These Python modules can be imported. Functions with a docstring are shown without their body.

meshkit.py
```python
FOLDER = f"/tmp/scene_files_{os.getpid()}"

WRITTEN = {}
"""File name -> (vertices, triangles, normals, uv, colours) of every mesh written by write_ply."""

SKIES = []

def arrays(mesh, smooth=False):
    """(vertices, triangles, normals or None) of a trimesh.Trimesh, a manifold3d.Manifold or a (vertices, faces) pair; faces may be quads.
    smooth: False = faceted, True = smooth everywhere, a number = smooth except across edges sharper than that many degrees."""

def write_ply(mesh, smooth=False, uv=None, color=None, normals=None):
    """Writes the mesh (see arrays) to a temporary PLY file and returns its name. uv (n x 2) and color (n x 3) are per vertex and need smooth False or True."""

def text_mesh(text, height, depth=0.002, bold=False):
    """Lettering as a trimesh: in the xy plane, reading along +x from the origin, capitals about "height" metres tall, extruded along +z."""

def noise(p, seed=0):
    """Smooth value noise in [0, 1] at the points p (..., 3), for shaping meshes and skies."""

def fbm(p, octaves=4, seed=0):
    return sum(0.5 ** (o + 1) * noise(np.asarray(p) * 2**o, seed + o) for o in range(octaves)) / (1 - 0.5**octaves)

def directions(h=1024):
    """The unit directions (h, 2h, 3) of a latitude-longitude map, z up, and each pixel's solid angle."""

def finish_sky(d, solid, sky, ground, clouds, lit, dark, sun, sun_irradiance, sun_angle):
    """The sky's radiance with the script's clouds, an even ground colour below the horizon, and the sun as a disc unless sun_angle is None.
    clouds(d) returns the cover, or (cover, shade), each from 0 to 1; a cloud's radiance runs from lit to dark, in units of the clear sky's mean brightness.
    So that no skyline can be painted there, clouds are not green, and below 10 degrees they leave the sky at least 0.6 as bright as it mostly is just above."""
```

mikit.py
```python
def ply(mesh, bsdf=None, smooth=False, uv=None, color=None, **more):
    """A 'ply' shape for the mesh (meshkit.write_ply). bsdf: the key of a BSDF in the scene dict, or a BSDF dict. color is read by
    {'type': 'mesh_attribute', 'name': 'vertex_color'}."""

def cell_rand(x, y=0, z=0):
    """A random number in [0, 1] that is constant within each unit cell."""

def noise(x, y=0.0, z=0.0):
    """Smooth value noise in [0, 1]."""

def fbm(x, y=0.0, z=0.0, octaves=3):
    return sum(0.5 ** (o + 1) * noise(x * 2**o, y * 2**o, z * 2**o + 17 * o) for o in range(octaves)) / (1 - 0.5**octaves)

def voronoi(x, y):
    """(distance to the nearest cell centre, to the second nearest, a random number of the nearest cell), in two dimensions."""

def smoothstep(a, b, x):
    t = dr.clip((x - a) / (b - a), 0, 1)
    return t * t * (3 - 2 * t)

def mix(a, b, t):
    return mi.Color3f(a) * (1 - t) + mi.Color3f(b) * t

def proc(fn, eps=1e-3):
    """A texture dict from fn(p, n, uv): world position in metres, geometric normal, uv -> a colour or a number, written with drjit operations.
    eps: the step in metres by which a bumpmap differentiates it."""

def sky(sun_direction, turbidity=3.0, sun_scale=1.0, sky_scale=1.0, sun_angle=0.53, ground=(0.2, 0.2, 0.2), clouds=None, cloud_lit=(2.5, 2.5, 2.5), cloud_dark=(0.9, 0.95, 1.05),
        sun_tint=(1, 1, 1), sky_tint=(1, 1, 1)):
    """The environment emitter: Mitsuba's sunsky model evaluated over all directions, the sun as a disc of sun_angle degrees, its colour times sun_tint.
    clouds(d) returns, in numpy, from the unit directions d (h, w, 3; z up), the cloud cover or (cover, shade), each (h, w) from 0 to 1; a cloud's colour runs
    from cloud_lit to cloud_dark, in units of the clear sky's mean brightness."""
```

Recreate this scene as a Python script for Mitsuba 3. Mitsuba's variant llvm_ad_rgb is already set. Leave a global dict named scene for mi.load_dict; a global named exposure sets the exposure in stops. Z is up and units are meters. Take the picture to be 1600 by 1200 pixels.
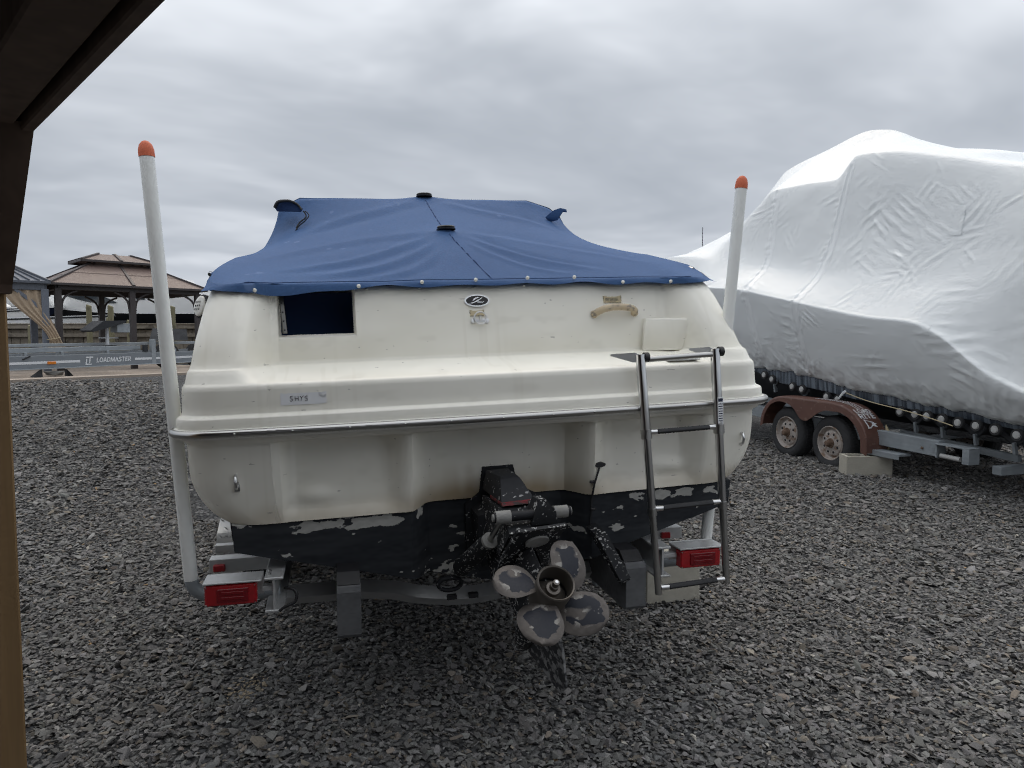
import math
import numpy as np, trimesh, drjit as dr, mitsuba as mi
import mikit, meshkit
from mikit import noise, fbm, voronoi, cell_rand, smoothstep, mix
from scipy.interpolate import PchipInterpolator
from scipy.sparse import lil_matrix
from scipy.sparse.linalg import spsolve
from scipy.spatial import ConvexHull

T = mi.ScalarTransform4f
scene, labels = {}, {}
rng = np.random.default_rng(7)

# ---------------------------------------------------------------- camera, sky, exposure
CAM_Z, PITCH = 1.63, math.atan(70 / 1109)
scene['camera'] = {'type': 'perspective', 'fov': math.degrees(2 * math.atan(800 / 1109)), 'fov_axis': 'x', 'near_clip': 0.05, 'far_clip': 2000.0,
                   'to_world': T().look_at(origin=[0, 0, CAM_Z], target=[0, math.cos(PITCH), CAM_Z - math.sin(PITCH)], up=[0, 0, 1])}
exposure = 2.25


def clouds(d):
    z = np.maximum(d[..., 2], 0.0)
    s = 1.0 / (z + 0.10)
    p = np.stack([d[..., 0] * s * 0.55, d[..., 1] * s * 0.55, np.zeros_like(z)], -1)
    ang = math.radians(24)
    q = np.stack([p[..., 0] * math.cos(ang) + p[..., 1] * math.sin(ang), -p[..., 0] * math.sin(ang) + p[..., 1] * math.cos(ang), p[..., 2]], -1)
    wv = meshkit.fbm(q * 1.1 + 3.0, 3, 5) - 0.5
    big = meshkit.fbm(q * [0.75, 1.0, 1] + wv[..., None] * 0.8 + [4.3, 1.7, 0], 3, 11)
    fine = 0.6 * meshkit.fbm(q * [1.8, 3.4, 1] + wv[..., None] * 1.8 + 9.1, 5, 23) + 0.4 * meshkit.fbm(q * [5.0, 7.5, 1] + wv[..., None] * 3.0 + 2.1, 4, 31)
    low = 1 - np.clip(z / 0.42, 0, 1)
    el = np.degrees(np.arcsin(np.clip(z, 0, 1)))
    grad = np.interp(el, [0, 6, 14, 24, 36, 60, 90], [0.92, 0.92, 0.86, 0.69, 0.52, 0.31, 0.18])
    shade = grad + (0.62 * (big - 0.5) + 0.85 * (fine - 0.5)) * np.interp(el, [0, 10, 30, 90], [0.55, 0.8, 1.1, 1.1])
    shade = np.where(shade > 0.75, 0.75 + 0.25 * np.tanh((shade - 0.75) / 0.25), shade)
    return np.ones_like(z), np.clip(shade, 0, 1)


scene['sky'] = mikit.sky([-0.05, 0.58, 0.80], turbidity=4, sun_scale=0.10, sun_angle=36, clouds=clouds, cloud_lit=(3.42, 3.50, 3.62), cloud_dark=(0.84, 0.925, 1.05), ground=(0.1, 0.1, 0.1))


# ---------------------------------------------------------------- helpers
def num(key):
    if key not in scene and key not in labels:
        return key
    i = 1
    while f'{key}_{i:03d}' in scene or f'{key}_{i:03d}' in labels:
        i += 1
    return f'{key}_{i:03d}'


def thing(name, label, cat, group=None, kind=None):
    k = num(name)
    labels[k] = {'label': label, 'category': cat}
    if group:
        labels[k]['group'] = group
    if kind:
        labels[k]['kind'] = kind
    return k


def put(parent, name, mesh, bsdf, smooth=False, label=None, kind=None, **kw):
    k = num(parent + '__' + name if parent else name)
    scene[k] = mikit.ply(mesh, bsdf, smooth, **kw)
    if label or kind:
        labels[k] = {}
        if label:
            labels[k]['label'] = label
        if kind:
            labels[k]['kind'] = kind
    return k


def single(name, mesh, bsdf, label, cat, smooth=False, group=None, kind=None, **kw):
    k = thing(name, label, cat, group, kind)
    scene[k] = mikit.ply(mesh, bsdf, smooth, **kw)
    return k


def tm(v, f):
    f = np.asarray(f, int)
    if f.shape[1] == 4:
        f = np.vstack([f[:, [0, 1, 2]], f[:, [0, 2, 3]]])
    return trimesh.Trimesh(np.asarray(v, float), f, process=False)


def J(*ms):
    ms = [m for x in ms for m in (x if isinstance(x, (list, tuple)) else [x])]
    return trimesh.util.concatenate(ms)


def hull(pts):
    pts = np.asarray(pts, float)
    h = ConvexHull(pts)
    f = h.simplices.copy()
    c = pts[h.vertices].mean(0)
    n = np.cross(pts[f[:, 1]] - pts[f[:, 0]], pts[f[:, 2]] - pts[f[:, 0]])
    bad = ((pts[f[:, 0]] - c) * n).sum(1) < 0
    f[bad] = f[bad][:, ::-1]
    m = trimesh.Trimesh(pts, f, process=False)
    m.remove_unreferenced_vertices()
    return m


def box(c, s, ch=0.004, R=None):
    s = np.asarray(s, float) / 2
    ch = min(ch, s.min() * 0.45)
    pts = []
    for sx in (-1, 1):
        for sy in (-1, 1):
            for sz in (-1, 1):
                for k in range(3):
                    q = s - ch
                    q[k] = s[k]
                    pts.append(q * [sx, sy, sz])
    pts = np.array(pts)
    if R is not None:
        pts = pts @ np.asarray(R, float).T
    return hull(pts + np.asarray(c, float))


def lohi(a, b, ch=0.004):
    a, b = np.asarray(a, float), np.asarray(b, float)
    return box((a + b) / 2, np.abs(b - a), ch)


def frame_of(d, up=(0, 0, 1)):
    d = np.asarray(d, float) / np.linalg.norm(d)
    x = np.cross(np.asarray(up, float), d)
    if np.linalg.norm(x) < 1e-5:
        x = np.cross([0, 1, 0], d)
    x /= np.linalg.norm(x)
    return x, np.cross(d, x), d


def beam(p0, p1, w, h, up=(0, 0, 1), ch=0.004):
    p0, p1 = np.asarray(p0, float), np.asarray(p1, float)
    x, y, d = frame_of(p1 - p0, up)
    return box((p0 + p1) / 2, (w, h, np.linalg.norm(p1 - p0)), ch, np.stack([x, y, d], 1))


def tube(pts, r, n=12, cap=True, squash=None):
    pts = np.asarray(pts, float)
    r = np.broadcast_to(np.asarray(r, float), len(pts))
    tan = np.gradient(pts, axis=0)
    tan /= np.linalg.norm(tan, axis=1, keepdims=True) + 1e-12
    x, y, _ = frame_of(tan[0])
    a = np.arange(n) * 2 * math.pi / n
    V = []
    for i in range(len(pts)):
        x = x - tan[i] * (x @ tan[i])
        x /= np.linalg.norm(x)
        y = np.cross(tan[i], x)
        sx, sy = squash or (1, 1)
        V.append(pts[i] + r[i] * (np.cos(a)[:, None] * x * sx + np.sin(a)[:, None] * y * sy))
    V = np.vstack(V)
    F = []
    for i in range(len(pts) - 1):
        for j in range(n):
            k = (j + 1) % n
            F.append([i * n + j, i * n + k, (i + 1) * n + k, (i + 1) * n + j])
    m = tm(V, F)
    if cap:
        for e, sgn in ((0, -1), (len(pts) - 1, 1)):
            ring = V[e * n:(e + 1) * n]
            fv = np.vstack([ring, ring.mean(0)])
            ff = [[j, (j + 1) % n, n] if sgn > 0 else [(j + 1) % n, j, n] for j in range(n)]
            m = J(m, tm(fv, ff))
    return m


def curve(pts, n=24):
    pts = np.asarray(pts, float)
    t = np.r_[0, np.cumsum(np.linalg.norm(np.diff(pts, axis=0), axis=1))]
    return PchipInterpolator(t, pts)(np.linspace(0, t[-1], n))


def grid(P, flip=False):
    P = np.asarray(P, float)
    a, b = P.shape[:2]
    i = np.arange(a * b).reshape(a, b)
    q = np.stack([i[:-1, :-1], i[1:, :-1], i[1:, 1:], i[:-1, 1:]], -1).reshape(-1, 4)
    return tm(P.reshape(-1, 3), q[:, ::-1] if flip else q)


def lathe(prof, o, axis, n=24):
    """prof: (radius, along axis)"""
    x, y, d = frame_of(axis)
    a = np.arange(n + 1) * 2 * math.pi / n
    P = [[np.asarray(o) + d * z + r * (math.cos(t) * x + math.sin(t) * y) for t in a] for r, z in prof]
    return grid(P, True)


def prism(poly, o, ex, ey, depth):
    """polygon (x, y) on axes ex, ey at o, thickened by the vector depth"""
    o, ex, ey, dp = (np.asarray(t, float) for t in (o, ex, ey, depth))
    from shapely.geometry import Polygon
    pg = Polygon(poly).buffer(0)
    m = trimesh.creation.extrude_polygon(pg, 1.0, engine='earcut')
    v = m.vertices
    W = o + v[:, :1] * ex + v[:, 1:2] * ey + v[:, 2:3] * dp
    f = m.faces
    if np.dot(np.cross(ex, ey), dp) < 0:
        f = f[:, ::-1]
    return tm(W, f)


def lettering(text, height, o, ex, ey, off, bold=True, slant=0.0, depth=0.003, width=None):
    m = meshkit.text_mesh(text, height, depth, bold)
    v = np.array(m.vertices)
    if width:
        v[:, 0] *= width / v[:, 0].max()
    o, ex, ey, off = (np.asarray(t, float) for t in (o, ex, ey, off))
    x = v[:, 0] + slant * v[:, 1]
    return tm(o + x[:, None] * ex + v[:, 1:2] * ey + v[:, 2:3] * off, m.faces)


def xf(m, fn):
    return trimesh.Trimesh(fn(np.asarray(m.vertices, float)), m.faces, process=False)


def sstep(a, b, x):
    t = np.clip((x - a) / (b - a), 0, 1)
    return t * t * (3 - 2 * t)


# boat frame: u to starboard, v towards the bow, z up; the boat sits rolled 2 degrees on its trailer
YAW, ROLL = math.radians(14.2), math.radians(2.0)
BO = np.array([-0.04, 2.9, 0.0])
BU = np.array([math.cos(YAW), math.sin(YAW), 0.0])
BV = np.array([-math.sin(YAW), math.cos(YAW), 0.0])


def bw(q):
    q = np.asarray(q, float)
    a, b, c = q[..., 0], q[..., 1], q[..., 2] - 1.0
    a1 = a * math.cos(ROLL) - c * math.sin(ROLL)
    c1 = a * math.sin(ROLL) + c * math.cos(ROLL) + 1.0
    return BO + a1[..., None] * BU + b[..., None] * BV + c1[..., None] * np.array([0, 0, 1.0])


def tw(q):
    q = np.asarray(q, float)
    return BO + q[..., :1] * BU + q[..., 1:2] * BV + q[..., 2:3] * np.array([0, 0, 1.0])


def B(*m):
    return xf(J(*m), bw)


def TR(*m):
    return xf(J(*m), tw)


def boat_p(p):
    """world -> boat coordinates, in drjit"""
    x, y = p.x - BO[0], p.y - BO[1]
    a, b, c = x * BU[0] + y * BU[1], x * BV[0] + y * BV[1], p.z - 1.0
    return a * math.cos(ROLL) + c * math.sin(ROLL), b, c * math.cos(ROLL) - a * math.sin(ROLL) + 1.0


# ---------------------------------------------------------------- materials
def mat(key, color, rough=0.5, metal=0.0, two=True, bump=None, bump_scale=1.0, **kw):
    c = color if isinstance(color, dict) else {'type': 'rgb', 'value': list(color)}
    r = rough if isinstance(rough, dict) else float(rough)
    b = {'type': 'principled', 'base_color': c, 'roughness': r, 'metallic': float(metal), **kw}
    if bump:
        b = {'type': 'bumpmap', 'arbitrary': bump, 'scale': bump_scale, 'bsdf': b}
    scene[key] = {'type': 'twosided', 'bsdf': b} if two else b


def t_gel(p, n, uv):
    a, b, c = boat_p(p)
    base = mix((0.775, 0.755, 0.680), (0.73, 0.71, 0.63), smoothstep(0.35, 0.75, fbm(a * 3, b * 3, c * 5, 3)))
    grime = smoothstep(0.60, 0.80, fbm(a * 9 + 3, b * 9, c * 14, 3)) * 0.14
    base = mix(base, (0.42, 0.40, 0.33), grime)
    # waterline scum and rusty run-off above the outdrive
    edge = smoothstep(1.035, 0.945, c + 0.03 * noise(a * 14, b * 3) - 0.02)
    mid = smoothstep(0.55, 0.1, dr.abs(a - 0.02)) * smoothstep(1.14, 0.95, c + 0.05 * noise(a * 30, 2.0))
    below = smoothstep(1.26, 1.24, c)
    base = mix(base, (0.30, 0.21, 0.10), dr.clip(edge * 0.35 + mid * 0.55, 0, 0.8) * below)
    run = smoothstep(0.60, 0.82, fbm(a * 42, b * 6, c * 1.3, 2)) * smoothstep(0.35, 0.6, noise(a * 3.0 + 2, c * 2.0))
    base = mix(base, (0.45, 0.41, 0.31), run * 0.10)
    tick = smoothstep(0.940, 0.95, noise(a * 34 + 1.3, b * 34, c * 70 + 5))
    base = mix(base, (0.20, 0.19, 0.17), tick * 0.5)
    top = smoothstep(1.53, 1.57, c) * smoothstep(1.70, 1.57, c)
    return mix(base, (0.50, 0.46, 0.33), top * 0.35 * noise(a * 5, c * 8))


def t_bottom(p, n, uv):
    a, b, c = boat_p(p)
    f = fbm(a * 16, b * 16, c * 22, 4)
    big = fbm(a * 5.3 + 7.7, b * 4, c * 6.1 + 2.2, 3)
    line = smoothstep(0.87, 0.895, c) * smoothstep(0.935, 0.915, c)
    edge = smoothstep(0.945, 0.93, c)
    fine = fbm(a * 38 + 3, b * 38, c * 60, 3)
    m = smoothstep(0.60, 0.615, f * 0.40 + big * 0.45 + fine * 0.15 - 0.05 * line * fine + 0.12 * line * edge * smoothstep(0.35, 0.75, noise(a * 4.1 + 0.9, 4.0)) + 0.0)
    col = mix((0.014, 0.016, 0.020), (0.028, 0.031, 0.036), fbm(a * 30, b * 30, c * 60, 2))
    worn = smoothstep(0.42, 0.75, fbm(a * 4, b * 4 + 3, c * 25, 3)) * 0.35
    col = mix(col, (0.06, 0.065, 0.07), worn)
    return mix(col, mix((0.30, 0.30, 0.28), (0.44, 0.435, 0.41), fine), m)


def chips(lo, hi, sc, th, w=0.03):
    def f(p, n, uv):
        q = fbm(p.x * sc, p.y * sc, p.z * sc, 3)
        z = fbm(p.x * sc * 0.22 + 5, p.y * sc * 0.22, p.z * sc * 0.22, 2)
        return mix(lo, hi, smoothstep(th, th + w, q * 0.7 + z * 0.3))
    return f


def t_galv(p, n, uv):
    f = fbm(p.x * 14, p.y * 14, p.z * 14, 3)
    s = fbm(p.x * 3, p.y * 3, p.z * 40, 2)
    return mix((0.20, 0.225, 0.245), (0.34, 0.37, 0.39), dr.clip(f * 0.7 + s * 0.4, 0, 1))


def t_wood(lo, hi):
    def f(p, n, uv):
        g = fbm(p.x * 30, p.y * 30, p.z * 2.2, 3)
        k = smoothstep(0.62, 0.8, fbm(p.x * 5, p.y * 5, p.z * 4, 2))
        return mix(mix(lo, hi, g), tuple(0.4 * x for x in lo), k * 0.7)
    return f


def t_cover(p, n, uv):
    f = fbm(p.x * 2.2, p.y * 2.2, p.z * 3.0, 3)
    g = noise(p.x * 160, p.y * 160, p.z * 160)
    c = mix((0.026, 0.067, 0.165), (0.039, 0.092, 0.210), f)
    spots = smoothstep(0.80, 0.86, fbm(p.x * 13, p.y * 13, p.z * 13, 2))
    return mix(c * (0.88 + 0.24 * g), (0.12, 0.18, 0.32), spots * 0.4)


def t_wrap(p, n, uv):
    f = fbm(p.x * 1.1, p.y * 1.1, p.z * 1.4, 3)
    return mix((0.715, 0.74, 0.75), (0.79, 0.815, 0.82), f)


def b_wrap(p, n, uv):
    return 0.006 * fbm(p.x * 7, p.y * 7, p.z * 9, 3) + 0.0018 * noise(p.x * 40, p.y * 40, p.z * 55)


def t_stones(p, n, uv):
    d1, d2, w = voronoi(p.x * 24, p.y * 24 + 0.3 * noise(p.x * 9, p.y * 9))
    e = smoothstep(0.02, 0.16, d2 - d1)
    c = mix((0.055, 0.056, 0.059), (0.185, 0.185, 0.182), w * w)
    patch = 0.75 + 0.5 * fbm(p.x * 0.7, p.y * 0.7, 0.0, 3)
    return c * (0.35 + 0.65 * e) * patch


def b_stones(p, n, uv):
    d1, d2, w = voronoi(p.x * 24, p.y * 24 + 0.3 * noise(p.x * 9, p.y * 9))
    return 0.018 * (smoothstep(0.0, 0.35, d2 - d1) + 0.6 * w) 


def t_conc(lo, hi):
    def f(p, n, uv):
        return mix(lo, hi, fbm(p.x * 9, p.y * 9, p.z * 9, 3) * 0.6 + 0.4 * fbm(p.x * 70, p.y * 70, p.z * 70, 2))
    return f


def t_streak(p, n, uv):
    s = (p.x - p.y * 2.0)
    g = fbm(s * 13, 0.0, p.z * 1.2, 3)
    return mix((0.030, 0.040, 0.055), (0.17, 0.20, 0.235), smoothstep(0.3, 0.75, g))


def t_rim(p, n, uv):
    return mix((0.40, 0.36, 0.33), (0.22, 0.15, 0.11), smoothstep(0.5, 0.75, fbm(p.x * 16, p.y * 16, p.z * 16, 3)))


def t_fender(p, n, uv):
    f = fbm(p.x * 6, p.y * 6, p.z * 6, 3)
    c = mix((0.085, 0.038, 0.029), (0.130, 0.064, 0.048), f)
    return mix(c, (0.19, 0.13, 0.10), smoothstep(0.66, 0.8, fbm(p.x * 21 + 4, p.y * 21, p.z * 21, 2)) * 0.5)


def t_post(p, n, uv):
    g = fbm(p.x * 45, p.y * 45, p.z * 1.6, 3)
    s = fbm(p.x * 160, p.y * 160, p.z * 6, 2)
    return mix((0.150, 0.088, 0.036), (0.235, 0.145, 0.065), g * 0.65 + s * 0.35)


def t_prop(p, n, uv):
    f = fbm(p.x * 34 + 1.5, p.y * 34, p.z * 34, 3)
    c = mix((0.075, 0.066, 0.060), (0.135, 0.121, 0.112), fbm(p.x * 60, p.y * 60, p.z * 60, 3))
    r = dr.square((uv.x - 0.40) / 0.46) + dr.square((uv.y - 0.1) / 0.70) + 1.9 * (f - 0.5)
    inner = fbm(p.x * 13 + 2, p.y * 13, p.z * 13, 2)
    c = mix(c, (0.30, 0.29, 0.27), smoothstep(0.0, 0.06, f - 0.565) * smoothstep(1.7, 0.9, r) * 0.8)
    return mix(c, (0.020, 0.022, 0.030), smoothstep(0.92, 0.84, r) * smoothstep(0.62, 0.56, inner))


P = mikit.proc
mat('m_gel', P(t_gel), 0.32, specular=0.5)
mat('m_white', (0.68, 0.67, 0.62), 0.35)
mat('m_bottom', P(t_bottom), 0.8, specular=0.25)
mat('m_chrome', (0.66, 0.66, 0.66), 0.13, 1.0)
mat('m_steel', (0.46, 0.455, 0.44), 0.24, 1.0)
mat('m_steel_dull', (0.13, 0.128, 0.122), 0.35, 1.0)
mat('m_black', (0.012, 0.012, 0.014), 0.5)
mat('m_drive', P(chips((0.014, 0.015, 0.017), (0.40, 0.40, 0.39), 120, 0.605)), 0.6, specular=0.3)
mat('m_drive_dark', P(chips((0.016, 0.017, 0.020), (0.30, 0.30, 0.30), 90, 0.665)), 0.6, specular=0.25)
mat('m_prop', P(t_prop), 0.62, 0.0, specular=0.3)
mat('m_bronze', (0.15, 0.135, 0.12), 0.45, 0.6)
mat('m_skeg', P(chips((0.030, 0.031, 0.034), (0.21, 0.21, 0.21), 48, 0.44, 0.16)), 0.6, specular=0.3)
mat('m_anode', P(t_conc((0.13, 0.13, 0.125), (0.27, 0.265, 0.25))), 0.8)
mat('m_red_stripe', P(chips((0.15, 0.018, 0.022), (0.05, 0.03, 0.03), 60, 0.5, 0.1)), 0.5)
mat('m_cover', P(t_cover), 0.9, bump=P(lambda p, n, uv: 0.0009 * noise(p.x * 260, p.y * 260, p.z * 260)), sheen=0.3)
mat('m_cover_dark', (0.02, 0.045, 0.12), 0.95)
mat('m_pvc', P(t_conc((0.70, 0.71, 0.69), (0.77, 0.78, 0.75))), 0.35)
mat('m_orange', (0.55, 0.115, 0.045), 0.55)
mat('m_galv', P(t_galv), 0.55, 0.35)
mat('m_alu', P(t_conc((0.42, 0.425, 0.425), (0.58, 0.585, 0.58))), 0.42, 0.55)
mat('m_red', (0.30, 0.006, 0.010), 0.22, clearcoat=0.6)
mat('m_red_deep', (0.16, 0.004, 0.008), 0.3)
mat('m_carpet', P(t_conc((0.05, 0.052, 0.056), (0.135, 0.138, 0.142))), 1.0, bump=P(lambda p, n, uv: 0.004 * noise(p.x * 220, p.y * 220, p.z * 220)))
mat('m_rubber', P(t_conc((0.018, 0.018, 0.02), (0.042, 0.043, 0.045))), 0.85)
mat('m_tan', P(chips((0.50, 0.41, 0.28), (0.22, 0.19, 0.16), 70, 0.52, 0.12)), 0.7)
mat('m_label', (0.52, 0.44, 0.28), 0.6)
mat('m_tape', (0.70, 0.71, 0.725), 0.4)
mat('m_ink', (0.03, 0.03, 0.035), 0.6)
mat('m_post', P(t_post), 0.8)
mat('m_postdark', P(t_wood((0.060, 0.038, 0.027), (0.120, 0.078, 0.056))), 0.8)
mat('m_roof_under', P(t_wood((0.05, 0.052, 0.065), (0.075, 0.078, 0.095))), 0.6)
mat('m_wrap', P(t_wrap), 0.38, bump=P(b_wrap), specular=0.5)
mat('m_tape_white', P(t_conc((0.76, 0.785, 0.795), (0.82, 0.84, 0.845))), 0.28)
mat('m_streak', P(t_streak), 0.5)
mat('m_rim', P(t_rim), 0.6, 0.3)
mat('m_rust', P(t_conc((0.08, 0.05, 0.035), (0.18, 0.12, 0.085))), 0.85)
mat('m_fender', P(t_fender), 0.5)
mat('m_conc', P(t_conc((0.30, 0.28, 0.235), (0.42, 0.40, 0.34))), 0.95, bump=P(lambda p, n, uv: 0.002 * fbm(p.x * 120, p.y * 120, p.z * 120)))
mat('m_slab', P(t_conc((0.24, 0.20, 0.165), (0.33, 0.28, 0.235))), 0.95)
mat('m_hub', (0.42, 0.42, 0.41), 0.5)
mat('m_gbrown', P(t_conc((0.120, 0.084, 0.073), (0.145, 0.104, 0.090))), 0.5)
mat('m_gdark', (0.050, 0.042, 0.042), 0.5)
mat('m_ggrey', (0.13, 0.145, 0.175), 0.5)
mat('m_ggrey_dark', (0.09, 0.10, 0.12), 0.5)
mat('m_curtain', (0.36, 0.28, 0.20), 0.9)
mat('m_steelpaint', P(t_galv), 0.5, 0.2)
mat('m_greypaint', (0.175, 0.195, 0.215), 0.5)
mat('m_letter', (0.62, 0.64, 0.66), 0.6)
mat('m_amber', (0.55, 0.17, 0.02), 0.3)
mat('m_wood_a', P(t_wood((0.20, 0.175, 0.14), (0.33, 0.29, 0.235))), 0.9)
mat('m_wood_b', P(t_wood((0.15, 0.13, 0.105), (0.26, 0.225, 0.18))), 0.9)
mat('m_pile', P(t_wood((0.15, 0.14, 0.085), (0.25, 0.23, 0.15))), 0.9)
mat('m_bgwhite', (0.80, 0.80, 0.785), 0.35)
mat('m_bgnavy', (0.012, 0.018, 0.045), 0.3)
mat('m_bgblack', (0.018, 0.02, 0.024), 0.6)
mat('m_bgglass', (0.03, 0.04, 0.05), 0.15)
mat('m_tree', (0.075, 0.062, 0.052), 0.95)
mat('m_ground', P(t_stones), 0.95, bump=P(b_stones, 2e-3))
mat('m_chip', {'type': 'mesh_attribute', 'name': 'vertex_color'}, 0.85)

# ---------------------------------------------------------------- ground
LIFT = 0.80
WALL_Y = 24.0


def gz(x, y):
    x, y = np.asarray(x, float), np.asarray(y, float)
    gate = sstep(2.4, 5.4, -x + 0 * y)
    h = LIFT * gate * sstep(4.2, 14.0, y)
    up = sstep(-3, -6, x) if False else sstep(3.0, 6.0, -x)
    h = h + np.where(y > WALL_Y + 0.1, (2.0 - LIFT) * up, 0)
    near = np.exp(-((x / 14) ** 2 + ((y - 6) / 12) ** 2))
    return h + 0.05 * (meshkit.fbm(np.stack([x * 0.35, y * 0.35, 0 * x], -1), 3, 3) - 0.5) * near


xs = np.r_[-400, -200, -100, -60, -40, np.arange(-30, -14, 1.0), np.arange(-14, 14, 0.3), np.arange(14, 30, 2.0), 40, 60, 100, 200, 400]
ys = np.r_[-60, -20, -8, np.arange(-4, 23.9, 0.3), WALL_Y + 0.06, WALL_Y + 0.14, np.arange(26, 44, 3.0), 60, 100, 200, 500]
GX, GY = np.meshgrid(xs, ys, indexing='ij')
scene['ground'] = mikit.ply(grid(np.stack([GX, GY, gz(GX, GY)], -1)), 'm_ground', True)
labels['ground'] = {'label': 'dark grey crushed stone yard under the boats and trailers', 'category': 'ground', 'kind': 'structure'}


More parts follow.
